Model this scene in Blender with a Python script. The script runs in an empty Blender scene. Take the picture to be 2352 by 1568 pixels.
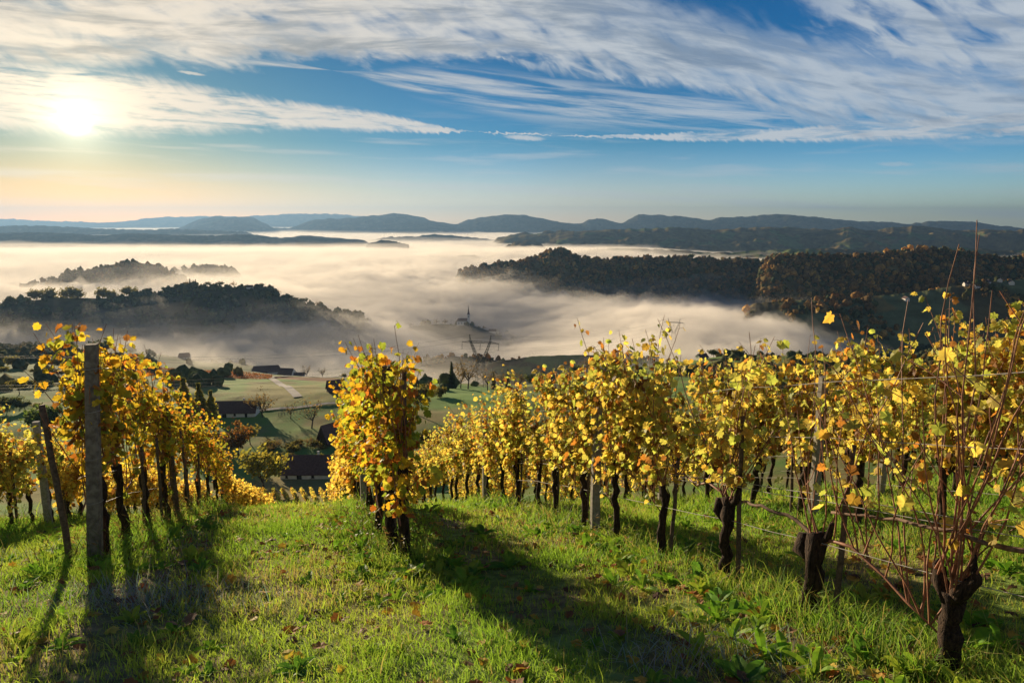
import bpy, math, random
import numpy as np
from mathutils import Vector, Matrix, Quaternion

rad = math.radians
S = bpy.context.scene
COL = S.collection

# ------------------------------------------------------------------ camera
F = 24 / 36 * 1024            # focal length in pixels of a 1024 wide frame
PITCH = rad(10.1)
cam_d = bpy.data.cameras.new('camera')
cam_d.lens = 24; cam_d.sensor_width = 36
cam_d.clip_start = 0.05; cam_d.clip_end = 80000
cam = bpy.data.objects.new('camera', cam_d); COL.objects.link(cam)
cam.location = (0, 0, 0)
cam.rotation_euler = (rad(90) - PITCH, 0, 0)
S.camera = cam

# ------------------------------------------------------------------ render / exposure
S.view_settings.view_transform = 'Standard'
S.view_settings.look = 'None'
S.view_settings.exposure = 1.58
S.view_settings.gamma = 1.0
S.cycles.max_bounces = 8
S.cycles.transparent_max_bounces = 96
S.cycles.volume_bounces = 2
S.cycles.use_denoising = True
S.cycles.sample_clamp_indirect = 6
S.cycles.use_adaptive_sampling = True

# ------------------------------------------------------------------ node helper
class E:
    """a socket with arithmetic"""
    def __init__(s, t, k): s.t = t; s.k = k
    def _m(s, op, *o, clamp=False):
        n = s.t.nodes.new('ShaderNodeMath'); n.operation = op; n.use_clamp = clamp
        for i, v in enumerate((s,) + o):
            if isinstance(v, E): s.t.links.new(v.k, n.inputs[i])
            else: n.inputs[i].default_value = v
        return E(s.t, n.outputs[0])
    def __add__(s, o): return s._m('ADD', o)
    def __radd__(s, o): return s._m('ADD', o)
    def __sub__(s, o): return s._m('SUBTRACT', o)
    def __rsub__(s, o): return (s * -1.0) + o
    def __mul__(s, o): return s._m('MULTIPLY', o)
    def __rmul__(s, o): return s._m('MULTIPLY', o)
    def __truediv__(s, o): return s._m('DIVIDE', o)
    def abs(s): return s._m('ABSOLUTE')
    def max(s, o): return s._m('MAXIMUM', o)
    def min(s, o): return s._m('MINIMUM', o)
    def pow(s, o): return s._m('POWER', o)
    def exp(s): return s._m('EXPONENT')
    def clamp(s): return s._m('ADD', 0.0, clamp=True)
    def ss(s, a, b, c=0.0, d=1.0):
        n = s.t.nodes.new('ShaderNodeMapRange'); n.interpolation_type = 'SMOOTHSTEP'
        s.t.links.new(s.k, n.inputs[0])
        for i, v in zip((1, 2, 3, 4), (a, b, c, d)): n.inputs[i].default_value = v
        return E(s.t, n.outputs[0])

def node(t, typ, **kw):
    n = t.nodes.new(typ)
    for k, v in kw.items(): setattr(n, k, v)
    return n
def lk(t, a, b): t.links.new(a.k if isinstance(a, E) else a, b)
def comb(t, x, y, z=0.0):
    n = t.nodes.new('ShaderNodeCombineXYZ')
    for i, v in enumerate((x, y, z)):
        if isinstance(v, E): t.links.new(v.k, n.inputs[i])
        else: n.inputs[i].default_value = v
    return n.outputs[0]
def noise(t, vec, scale, detail=4, rough=0.55, dist=0.0):
    n = t.nodes.new('ShaderNodeTexNoise'); n.noise_dimensions = '3D'
    if vec is not None: lk(t, vec, n.inputs['Vector'])
    n.inputs['Scale'].default_value = scale; n.inputs['Detail'].default_value = detail
    n.inputs['Roughness'].default_value = rough; n.inputs['Distortion'].default_value = dist
    return E(t, n.outputs[0])
def curve(t, x, pts, xr):
    """piecewise curve of x over xr (values -50..50)"""
    a, b = xr
    n = t.nodes.new('ShaderNodeFloatCurve')
    xn = (x - a) / (b - a)
    lk(t, xn, n.inputs['Value'])
    c = n.mapping.curves[0]
    n.mapping.clip_min_y = -1; n.mapping.use_clip = False
    P = [((px - a) / (b - a), py / 50.0) for px, py in pts]
    while len(c.points) < len(P): c.points.new(0.5, 0.5)
    for q, p in zip(c.points, P): q.location = p
    n.mapping.update()
    return E(t, n.outputs[0]) * 50.0
def mixc(t, f, a, b, mode='MIX'):
    n = t.nodes.new('ShaderNodeMix'); n.data_type = 'RGBA'; n.blend_type = mode
    for s_, v in ((n.inputs[0], f), (n.inputs[6], a), (n.inputs[7], b)):
        if isinstance(v, E): t.links.new(v.k, s_)
        elif hasattr(v, 'links'): t.links.new(v, s_)
        else: s_.default_value = v if not isinstance(v, tuple) else (*v, 1.0)[:4]
    return n.outputs[2]

# ------------------------------------------------------------------ pixel geometry
SP, CP = math.sin(PITCH), math.cos(PITCH)
def uf(px, py):
    """tan(azimuth), height per metre of depth for a pixel of the 1024 frame"""
    xc = (px - 512) / F; yc = (341 - py) / F
    fw = CP + SP * yc
    return xc / fw, (-SP + CP * yc) / fw
def azel(px, py):
    u, v = uf(px, py)
    return math.degrees(math.atan(u)), math.degrees(math.atan(v / math.hypot(1, u)))
Q = 1024 / 2352.0            # photo measuring scale
def q(x, y): return x * Q, y * Q

# ------------------------------------------------------------------ sun and sky
SUN_AZ, SUN_EL = azel(75, 120)
SD = Vector((math.sin(rad(SUN_AZ)) * math.cos(rad(SUN_EL)), math.cos(rad(SUN_AZ)) * math.cos(rad(SUN_EL)), math.sin(rad(SUN_EL))))
sun_d = bpy.data.lights.new('sun', 'SUN'); sun_d.energy = 3.5; sun_d.angle = rad(0.6); sun_d.color = (1.0, 0.80, 0.54)
sun = bpy.data.objects.new('sun', sun_d); COL.objects.link(sun)
sun.rotation_euler = SD.to_track_quat('Z', 'Y').to_euler()
sun.location = SD * 60000

W = bpy.data.worlds.new('World'); S.world = W; W.use_nodes = True
def build_world():
    t = W.node_tree; t.nodes.clear()
    out = node(t, 'ShaderNodeOutputWorld'); bg = node(t, 'ShaderNodeBackground')
    bg.inputs['Strength'].default_value = 0.1
    lk(t, bg.outputs[0], out.inputs[0])
    sky = node(t, 'ShaderNodeTexSky', sky_type='NISHITA')
    sky.sun_disc = False; sky.sun_elevation = rad(SUN_EL); sky.sun_rotation = rad(SUN_AZ % 360)
    sky.altitude = 300; sky.air_density = 1.0; sky.dust_density = 0.15; sky.ozone_density = 2.0
    g = node(t, 'ShaderNodeTexCoord')
    sep = node(t, 'ShaderNodeSeparateXYZ'); lk(t, g.outputs['Generated'], sep.inputs[0])
    x, y, z = (E(t, sep.outputs[i]) for i in range(3))
    az = x._m('ARCTAN2', y) * (180 / math.pi)
    el = z._m('ARCSINE') * (180 / math.pi)
    dot = node(t, 'ShaderNodeVectorMath', operation='DOT_PRODUCT')
    lk(t, g.outputs['Generated'], dot.inputs[0]); dot.inputs[1].default_value = SD
    ang = E(t, dot.outputs['Value']).min(0.9999999)._m('ARCCOSINE') * (180 / math.pi)
    R_ = (-60.0, 60.0)
    def pts(L): # photo points -> (az, el)
        return [azel(*q(a, b)) for a, b in L]
    def cur(L, end=True):
        P = pts(L)
        if end: P = [(-60, P[0][1])] + P + [(60, P[-1][1])]
        return curve(t, az, P, R_)
    # warped coordinates
    w1 = noise(t, comb(t, az * 0.05, el * 0.10), 1.0, 3) - 0.5
    w2 = noise(t, comb(t, az * 0.22, el * 0.6, 7.0), 1.0, 4) - 0.5
    cA = cur([(0, 60), (600, 88), (1000, 85), (1300, 95), (1600, 135), (1900, 200), (2352, 255)])
    rel = el - cA
    fine = noise(t, comb(t, az * 0.16, rel * 0.9 + w1 * 3.0, 3.0), 0.9, 7, 0.54, 0.4)       # long streaks along the band
    feather = noise(t, comb(t, az * 0.55 + rel * 0.9, rel * 0.55 - az * 0.12, 11.0), 0.8, 6, 0.52, 0.5)
    ripple = noise(t, comb(t, az * 2.2 + rel * 2.0, rel * 1.0, 5.0), 1.0, 4, 0.6)
    def band(c, wup, wdn, n_amt, soft=0.5):
        d = el - c + w1 * 2.2 + w2 * 1.6 + (feather - 0.5) * n_amt
        up = (d / wup).ss(1 - soft, 1.0 + soft, 1, 0)
        dn = (d / wdn * -1.0).ss(1 - soft, 1.0 + soft, 1, 0)
        return up * dn
    def wcur(L): return curve(t, az, [(azel(*q(a, 100))[0], w) for a, w in L], R_)
    wA_up = wcur([(0, 9.0), (900, 8.0), (1300, 4.0), (1700, 2.5), (2100, 2.6), (2352, 3.0)])
    wA_dn = wcur([(0, 1.7), (500, 1.5), (900, 1.3), (1300, 1.4), (1700, 2.0), (2100, 2.0), (2352, 1.3)])
    A = band(cA, wA_up, wA_dn, 3.0, 0.5)
    A = A * (fine * 0.7 + feather * 0.6).ss(0.30, 0.74)
    # sun band
    cC = cur([(0, 215), (300, 240), (600, 262), (900, 283), (1060, 301)])
    wC = wcur([(0, 2.3), (300, 2.0), (600, 1.1), (850, 0.75), (1000, 0.28), (1080, 0.02), (1300, 0.02)])
    dC = el - cC + w2 * 0.5 + (ripple - 0.5) * 0.7
    Cb = ((dC / wC).abs()).ss(0.55, 1.25, 1, 0)
    relC = el - cC
    fC = noise(t, comb(t, az * 0.22, relC * 1.5, 21.0), 1.0, 7, 0.62, 0.3)
    Cb = Cb * fC.ss(0.28, 0.55)
    # lower right streaks
    cB = cur([(800, 165), (1000, 195), (1300, 232), (1600, 262), (1900, 285), (2352, 300)])
    B = ((el - cB + w1 * 1.0) / wcur([(0, 0.05), (780, 0.05), (1000, 1.2), (1300, 1.7), (1700, 1.5), (2000, 1.0), (2352, 0.8)])).abs().ss(0.3, 1.4, 1, 0)
    relB = el - cB
    fB = noise(t, comb(t, az * 0.10, relB * 1.6, 31.0), 1.0, 7, 0.6, 0.2)
    B = B * fB.ss(0.38, 0.66) * 0.75
    # second thin ripple band
    cD = cur([(1150, 130), (1350, 150), (1600, 180), (1850, 215), (2100, 250)])
    D = ((el - cD + (ripple - 0.5) * 1.2) / wcur([(0, 0.02), (1120, 0.02), (1250, 0.9), (1600, 0.9), (2000, 1.1), (2352, 0.6)])).abs().ss(0.4, 1.3, 1, 0)
    D = D * feather.ss(0.36, 0.62) * 0.85
    # upper right veil
    cV = cur([(1600, -120), (1900, -10), (2100, 60), (2352, 130)])
    V = band(cV, wcur([(0, 9.0), (2352, 12.0)]), wcur([(0, 0.4), (1500, 0.4), (1800, 1.6), (2100, 2.6), (2352, 3.4)]), 5.0, 0.6)
    V = V * az.ss(16, 27) * (feather * 0.8 + fine * 0.35).ss(0.34, 0.66)
    # thin low stripe
    cE = cur([(0, 396), (600, 408), (1200, 435), (1800, 467), (2352, 492)])
    dE = el - cE
    Eb = (dE / 0.42).abs().ss(0.1, 1.3, 1, 0) * noise(t, comb(t, az * 0.12, dE * 1.3, 41.0), 1.0, 5).ss(0.3, 0.62) * 0.5
    # faint horizontal wisps above the horizon
    H_ = noise(t, comb(t, az * 0.09, el * 1.1 + az * 0.02, 51.0), 1.0, 6, 0.55, 0.2).ss(0.50, 0.72) * el.ss(0.5, 2.5) * el.ss(6.0, 9.5, 1, 0) * 0.38
    # isolated small clouds
    def puff(a, b, wa, wb, s):
        A0, E0 = azel(*q(a, b))
        dx = (az - A0) / wa; dy = (el - E0 + (az - A0) * 0.06 + (ripple - 0.5) * wb * 1.6) / wb
        return (dx * dx + dy * dy).ss(0.1, 1.2, 1, 0) * s
    P_ = puff(1205, 316, 1.8, 0.22, 0.8).max(puff(2056, 376, 1.3, 0.17, 0.38)).max(puff(440, 168, 1.0, 0.12, 0.6)).max(puff(970, 292, 1.6, 0.3, 0.7))
    dens = (A * az.ss(-5, 25, 1.0, 0.86)).max(Cb).max(B).max(D).max(V * 0.9).max(Eb).max(H_).max(P_).clamp()
    # thickness shading: grey undersides
    core = (A * 1.0).max(V * 0.7) * (noise(t, comb(t, az * 0.10, rel * 0.7, 61.0), 1.0, 5, 0.6, 0.3)).ss(0.42, 0.66)
    glow = (ang * -0.13).exp()
    lit = mixc(t, az.ss(-30, 20), (2.45, 2.25, 1.98), (1.75, 1.95, 2.15))
    grey = mixc(t, az.ss(-30, 20), (1.1, 1.13, 1.13), (.75, 1.0, 1.35))
    cc = mixc(t, core.clamp(), lit, grey)
    # brighter and warmer near the sun
    gl = mixc(t, 1.0, cc, mixc(t, glow.clamp(), (1, 1, 1), (1.8, 1.6, 1.25)), 'MULTIPLY')
    # clear sky: Nishita graded with height
    def ramp(v, stops):
        n = node(t, 'ShaderNodeValToRGB'); lk(t, v, n.inputs[0])
        while len(n.color_ramp.elements) < len(stops): n.color_ramp.elements.new(0.5)
        for e_, (p_, c_) in zip(n.color_ramp.elements, stops): e_.position = p_; e_.color = (*c_, 1)
        return n.outputs[0]
    far = ramp(el / 30.0, [(0.0, (1.5, 1.55, 2.35)), (0.06, (1.05, 1.15, 1.8)), (0.2, (.20, .60, 1.05)), (0.45, (.07, .44, .80)), (0.8, (.0, .40, .86))])
    near = ramp(el / 30.0, [(0.0, (.98, .72, .33)), (0.08, (.82, .64, .42)), (0.2, (.36, .50, .54)), (0.45, (.14, .42, .60)), (0.8, (.02, .40, .80))])
    grade = mixc(t, az.ss(-34, 2), near, far)
    grade = mixc(t, az.ss(4, 36), grade, mixc(t, 1.0, grade, (1.1, 1.45, 1.6), 'MULTIPLY'))
    base = mixc(t, 1.0, mixc(t, 1.0, sky.outputs[0], grade, 'MULTIPLY'), (0.335, 0.335, 0.335), 'MULTIPLY')
    c1 = mixc(t, dens, base, gl)
    # aureole and the disc itself
    au = (ang * -0.8).exp() * 5.0 + (ang * -0.24).exp() * 0.4 + ang.ss(0.1, 1.2, 9.0, 0.0)
    auc = node(t, 'ShaderNodeVectorMath', operation='SCALE'); auc.inputs[0].default_value = (1.0, 0.86, 0.58)
    lk(t, au, auc.inputs['Scale'])
    fin = mixc(t, 1.0, c1, auc.outputs[0], 'ADD')
    lk(t, fin, bg.inputs['Color'])
build_world()

# ------------------------------------------------------------------ mesh helpers
rng = np.random.default_rng(7); random.seed(7)

def np_mesh(name, V, polys, col=None, mat=None, smooth=False):
    """V (n,3); polys list of (m,k) index arrays; col (n,3) point colours"""
    me = bpy.data.meshes.new(name)
    V = np.asarray(V, np.float32)
    me.vertices.add(len(V)); me.vertices.foreach_set('co', V.ravel())
    polys = [np.asarray(p, np.int32) for p in polys if len(p)]
    loops = np.concatenate([p.ravel() for p in polys])
    tot = np.concatenate([np.full(len(p), p.shape[1], np.int32) for p in polys])
    st = np.concatenate([[0], np.cumsum(tot)[:-1]]).astype(np.int32)
    me.loops.add(len(loops)); me.loops.foreach_set('vertex_index', loops)
    me.polygons.add(len(tot)); me.polygons.foreach_set('loop_start', st); me.polygons.foreach_set('loop_total', tot)
    if smooth: me.polygons.foreach_set('use_smooth', np.ones(len(tot), bool))
    if col is not None:
        a = me.attributes.new('col', 'FLOAT_COLOR', 'POINT')
        a.data.foreach_set('color', np.concatenate([col, np.ones((len(V), 1))], 1).astype(np.float32).ravel())
    me.update(calc_edges=True); me.validate()
    if mat: me.materials.append(mat)
    return me

def link(name, me, parent=None, loc=None):
    o = bpy.data.objects.new(name, me); COL.objects.link(o)
    if parent: o.parent = parent
    if loc is not None: o.location = loc
    return o
def tag(o, label=None, cat=None, group=None, kind=None):
    for k, v in (('label', label), ('category', cat), ('group', group), ('kind', kind)):
        if v: o[k] = v
    return o
def empty(name, loc=(0, 0, 0), rz=0.0):
    o = bpy.data.objects.new(name, None); COL.objects.link(o)
    o.location = loc; o.rotation_euler = (0, 0, rz); o.empty_display_size = 0.2
    return o
def copy_tree(o, parent=None):
    c = o.copy(); COL.objects.link(c)
    if parent: c.parent = parent
    for ch in list(KIDS.get(o.as_pointer(), ())): copy_tree(ch, c)
    return c
KIDS = {}
def child(parent, name, me):
    o = link(name, me, parent); KIDS.setdefault(parent.as_pointer(), []).append(o); return o

class MB:
    """collects polygons of one mesh part"""
    def __init__(s): s.v = []; s.f = []; s.c = []
    def add(s, vs, fs, col=None):
        b = len(s.v); s.v += [tuple(v) for v in vs]; s.f += [tuple(i + b for i in f) for f in fs]
        s.c += [col or (1, 1, 1)] * len(vs)
    def box(s, c, sz, rz=0.0, taper=1.0):
        x, y, z = (d / 2 for d in sz); cs, sn = math.cos(rz), math.sin(rz)
        P = []
        for dz in (-1, 1):
            k = taper if dz > 0 else 1.0
            for dx, dy in ((-1, -1), (1, -1), (1, 1), (-1, 1)):
                a, b = dx * x * k, dy * y * k
                P.append((c[0] + a * cs - b * sn, c[1] + a * sn + b * cs, c[2] + dz * z))
        s.add(P, [(3, 2, 1, 0), (4, 5, 6, 7), (0, 1, 5, 4), (1, 2, 6, 5), (2, 3, 7, 6), (3, 0, 4, 7)])
    def tube(s, pts, radii, n=6, cap=True, wob=0.0, col=None):
        pts = [Vector(p) for p in pts]; m = len(pts)
        if not hasattr(radii, '__len__'): radii = [radii] * m
        vs = []; ref = None
        for i, p in enumerate(pts):
            d = (pts[min(i + 1, m - 1)] - pts[max(i - 1, 0)])
            d = d.normalized() if d.length > 1e-9 else Vector((0, 0, 1))
            if ref is None: ref = d.orthogonal().normalized()
            ref = (ref - d * ref.dot(d)); ref = ref.normalized() if ref.length > 1e-6 else d.orthogonal().normalized()
            b = d.cross(ref)
            for k in range(n):
                a = 2 * math.pi * k / n; r = radii[i] * (1 + (random.uniform(-wob, wob) if wob else 0))
                vs.append(p + ref * math.cos(a) * r + b * math.sin(a) * r)
        fs = [(i * n + k, i * n + (k + 1) % n, (i + 1) * n + (k + 1) % n, (i + 1) * n + k) for i in range(m - 1) for k in range(n)]
        if cap: fs += [tuple(range(n - 1, -1, -1)), tuple(range((m - 1) * n, m * n))]
        s.add(vs, fs, col)
    def mesh(s, name, mat, smooth=False, col=False):
        me = bpy.data.meshes.new(name); me.from_pydata(s.v, [], s.f)
        if smooth: me.polygons.foreach_set('use_smooth', [True] * len(me.polygons))
        if col:
            a = me.attributes.new('col', 'FLOAT_COLOR', 'POINT')
            a.data.foreach_set('color', np.concatenate([np.array(s.c), np.ones((len(s.v), 1))], 1).astype(np.float32).ravel())
        me.materials.append(mat); me.update(); return me

# vector noise
def _h(ix, iy, seed):
    n = (ix.astype(np.int64) * 374761393 + iy.astype(np.int64) * 668265263 + seed * 974634777) & 0xFFFFFFFF
    n = ((n ^ (n >> 13)) * 1274126177) & 0xFFFFFFFF
    return ((n ^ (n >> 16)) & 0xFFFF) / 65535.0
def vnoise(x, y, seed=0):
    x = np.asarray(x, float); y = np.asarray(y, float)
    ix = np.floor(x); iy = np.floor(y); fx = x - ix; fy = y - iy
    fx = fx * fx * fx * (fx * (fx * 6 - 15) + 10); fy = fy * fy * fy * (fy * (fy * 6 - 15) + 10)
    a = _h(ix, iy, seed); b = _h(ix + 1, iy, seed); c = _h(ix, iy + 1, seed); d = _h(ix + 1, iy + 1, seed)
    return (a + (b - a) * fx) * (1 - fy) + (c + (d - c) * fx) * fy
def fbm(x, y, seed=0, oct=5, gain=0.5):
    r = 0; amp = 1; tot = 0
    for o in range(oct):
        r = r + amp * (vnoise(x, y, seed + o * 17) - 0.5); tot += amp; amp *= gain
        x, y = x * 1.9 + y * 0.35 + 3.1, y * 1.9 - x * 0.35 + 1.7
    return r / tot * 2
def sst(a, b, x):
    t = np.clip((np.asarray(x, float) - a) / (b - a), 0, 1); return t * t * (3 - 2 * t)

# ------------------------------------------------------------------ materials
def material(name, base, rough=0.85, attr=False, trans=0.0, nscale=0.0, namt=0.3, bump=0.0, spec=0.2, metal=0.0, vary=0.0, stretch=None, dark=None):
    m = bpy.data.materials.new(name); m.use_nodes = True; t = m.node_tree; t.nodes.clear()
    out = node(t, 'ShaderNodeOutputMaterial'); p = node(t, 'ShaderNodeBsdfPrincipled')
    p.inputs['Roughness'].default_value = rough; p.inputs['Specular IOR Level'].default_value = spec; p.inputs['Metallic'].default_value = metal
    c = (*base, 1.0)
    if attr:
        a = node(t, 'ShaderNodeAttribute', attribute_name='col'); c = a.outputs['Color']
    co = node(t, 'ShaderNodeTexCoord').outputs['Object']
    if nscale:
        if stretch:
            mp = node(t, 'ShaderNodeMapping'); mp.inputs['Scale'].default_value = (1, 1, stretch); lk(t, co, mp.inputs[0]); co = mp.outputs[0]
        nz = noise(t, co, nscale, 6, 0.6)
        d = dark or tuple(b * (1 - namt) for b in base)
        if attr: c = mixc(t, 1.0, c, mixc(t, nz.ss(0.3, 0.7), (1 - namt,) * 3, (1 + namt,) * 3), 'MULTIPLY')
        else: c = mixc(t, nz.ss(0.3, 0.7), d, tuple(base))
        if bump:
            b = node(t, 'ShaderNodeBump'); b.inputs['Strength'].default_value = 0.8; b.inputs['Distance'].default_value = bump
            lk(t, nz, b.inputs['Height']); lk(t, b.outputs[0], p.inputs['Normal'])
    if vary:
        r = E(t, node(t, 'ShaderNodeObjectInfo').outputs['Random'])
        c = mixc(t, 1.0, c, mixc(t, r, (1 - vary,) * 3, (1 + vary,) * 3), 'MULTIPLY')
    if hasattr(c, 'links'): lk(t, c, p.inputs['Base Color'])
    else: p.inputs['Base Color'].default_value = c
    if trans:
        tr = node(t, 'ShaderNodeBsdfTranslucent')
        tint = mixc(t, 1.0, c, (1.25, 1.2, 0.8), 'MULTIPLY'); lk(t, tint, tr.inputs['Color'])
        mx = node(t, 'ShaderNodeMixShader'); mx.inputs[0].default_value = trans
        lk(t, p.outputs[0], mx.inputs[1]); lk(t, tr.outputs[0], mx.inputs[2]); lk(t, mx.outputs[0], out.inputs[0])
    else: lk(t, p.outputs[0], out.inputs[0])
    return m
M = {}
M['leaf'] = material('vine_leaf', (.5, .3, .03), 0.55, attr=True, trans=0.60, spec=0.2)
M['grass'] = material('grass_blade', (.1, .2, .03), 0.6, attr=True, trans=0.45, spec=0.15)
M['bark'] = material('vine_bark', (.075, .048, .032), 0.95, nscale=60, bump=0.035, dark=(.012, .008, .006), stretch=.22)
M['cane'] = material('vine_cane', (.36, .16, .085), 0.6, nscale=22, dark=(.16, .065, .04), spec=0.3)
M['cordon'] = material('old_cane', (.23, .15, .10), 0.8, nscale=40, bump=0.003, dark=(.10, .06, .04))
M['concrete'] = material('concrete', (.36, .33, .28), 0.9, nscale=26, bump=0.004, dark=(.22, .20, .17))
M['old_concrete'] = material('old_concrete', (.25, .215, .17), 0.95, nscale=18, bump=0.008, dark=(.12, .10, .08))
M['stake'] = material('weathered_wood', (.17, .12, .085), 0.9, nscale=30, bump=0.004, dark=(.07, .05, .035))
M['wire'] = material('galvanised_wire', (.42, .40, .37), 0.6, metal=0.0, nscale=14, dark=(.26, .24, .22), spec=0.2)
M['steel'] = material('galvanised_steel', (.10, .10, .095), 0.7, nscale=0.5, dark=(.06, .055, .05))
M['wall'] = material('lime_plaster', (.78, .74, .66), 0.9, nscale=0.7, dark=(.62, .58, .50))
M['roof'] = material('roof_tiles', (.15, .09, .075), 0.9, nscale=2.0, dark=(.09, .055, .05))
M['opening'] = material('dark_opening', (.02, .018, .016), 0.6)
M['wood'] = material('dark_timber', (.06, .04, .03), 0.9, nscale=3.0, dark=(.03, .02, .015))
M['crown'] = material('tree_leaves', (.08, .08, .03), 0.8, attr=True, trans=0.55, vary=0.25)
M['trunk'] = material('tree_bark', (.06, .045, .035), 0.95, nscale=4, dark=(.03, .022, .018))
M['forest'] = material('forest_crowns', (.07, .06, .03), 0.95, attr=True, trans=.45, nscale=0.35, namt=0.35, spec=0.05)
M['far'] = material('wooded_slope', (.07, .06, .03), 1.0, attr=True, nscale=0.02, namt=0.3, spec=0.0)
M['road'] = material('gravel_road', (.30, .27, .23), 0.95, nscale=0.8, dark=(.22, .20, .17))
M['litter'] = material('fallen_leaf', (.3, .12, .03), 0.7, attr=True, trans=0.3)

# ------------------------------------------------------------------ terrain
def zn(f):
    """height of the vineyard slope against depth"""
    f = np.asarray(f, float)
    a, b, s0, s1 = 7.0, 15.0, 0.30, 0.475
    z = -1.42 - s0 * np.clip(f, -3, None) + 0.0
    t = np.clip(f - a, 0, b - a); z = z - (s1 - s0) * t * t / (2 * (b - a)) - (s1 - s0) * np.clip(f - b, 0, None)
    return z
TF = np.array([14, 30, 55, 80, 110, 150, 190, 230, 320, 420, 550, 700, 850, 1000, 1250, 1700, 3000, 30000.])
TU = np.array([-1.4, -.78, -.58, -.42, -.30, -.18, 0, .16, .34, .55, .85, 1.4])
_n = [float(zn(f)) for f in TF[:4]]
def colm(*z): return _n + list(z)
far_ = [-275, -300, -300, -300]
TZ = np.array([
    colm(-51, -68, -74, -78, -84, -96, -112, -130, -152, -190, -240, -290, -300, -300),
    colm(-51, -68, -75, -79, -84, -96, -114, -136, -160, -196, -240, -290, -300, -300),
    colm(-51, -68, -76, -80, -84, -98, -119, -143, -164, -200, -245, -290, -300, -300),
    colm(-51, -68, -77, -81, -84, -100, -124, -152, -180, -212, -250, -290, -300, -300),
    colm(-51, -68, -77, -81, -84, -101, -129, -163, -200, -232, *far_),
    colm(-51, -68, -77, -81, -85, -103, -131, -170, -212, -246, *far_),
    colm(-51, -68, -77, -80, -86, -106, -136, -172, -212, -246, *far_),
    colm(-51, -68, -76, -79, -86, -102, -124, -154, -196, -238, *far_),
    colm(-51, -68, -75, -78, -85, -98, -115, -140, -182, -225, *far_),
    colm(-51, -67, -74, -77, -84, -98, -118, -146, -175, -205, -240, -275, -300, -300),
    colm(-51, -67, -74, -77, -84, -98, -120, -146, -170, -190, -215, -250, -300, -300),
    colm(-51, -67, -74, -77, -84, -98, -120, -146, -170, -190, -215, -250, -300, -300)])
_LT = np.log(TF)
def _pchip(x, xs, ys):
    h = np.diff(xs); d = np.diff(ys) / h
    m = np.zeros_like(ys)
    m[0], m[-1] = d[0], d[-1]
    for i in range(1, len(xs) - 1):
        m[i] = 0 if d[i - 1] * d[i] <= 0 else 2 * d[i - 1] * d[i] / (d[i - 1] + d[i])
    i = np.clip(np.searchsorted(xs, x) - 1, 0, len(xs) - 2)
    t = np.clip((x - xs[i]) / h[i], 0, 1)
    return ((1 + 2 * t) * (1 - t) ** 2) * ys[i] + t * (1 - t) ** 2 * h[i] * m[i] + t * t * (3 - 2 * t) * ys[i + 1] + t * t * (t - 1) * h[i] * m[i + 1]
def H(x, y, bumps=True):
    x = np.asarray(x, float); y = np.asarray(y, float)
    d = np.hypot(x, y)
    f = np.maximum(y, 0.5 * d)
    near = zn(y)
    lf = np.log(np.clip(f, 14, 29999))
    u = np.clip(np.where(f > 1e-6, x / np.maximum(f, 1e-6), 0), -1.39, 1.39)
    cols = np.stack([_pchip(lf, _LT, TZ[k]) for k in range(len(TU))])
    j = np.clip(np.searchsorted(TU, u) - 1, 0, len(TU) - 2)
    t = (u - TU[j]) / (TU[j + 1] - TU[j]); t = t * t * (3 - 2 * t)
    a = np.take_along_axis(cols, j[None], 0)[0]; b = np.take_along_axis(cols, (j + 1)[None], 0)[0]
    farz = a + (b - a) * t
    w = sst(20, 60, f)
    z = near * (1 - w) + farz * w
    z = z + 0.07 * np.clip(x - 2.3, 0, 7) * (1 - w) - .09 * np.clip(-x - 4.6, 0, 4) * (1 - w) - .05 * sst(5.5, 2.5, y) * sst(1.2, 2.4, x)
    if bumps:
        z = z + fbm(x * 0.55, y * 0.55, 3, 4) * 0.07 * np.clip(d / 3, 0, 1)
        z = z + fbm(x / 45, y / 45, 9, 4) * sst(120, 400, d) * 3.0
    return z
def Hs(x, y): return float(H(np.array([x]), np.array([y]))[0])

def snap(px, f):
    """ground point at depth f on the vertical line through a frame column (photo measuring x)"""
    u, v = uf(px * Q, 341 + 40); x = u * f
    z = Hs(x, f)
    yc = (z / f * CP + SP) / (CP - z / f * SP)
    u, v = uf(px * Q, 341 - yc * F); x = u * f
    return x, f, Hs(x, f)

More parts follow.
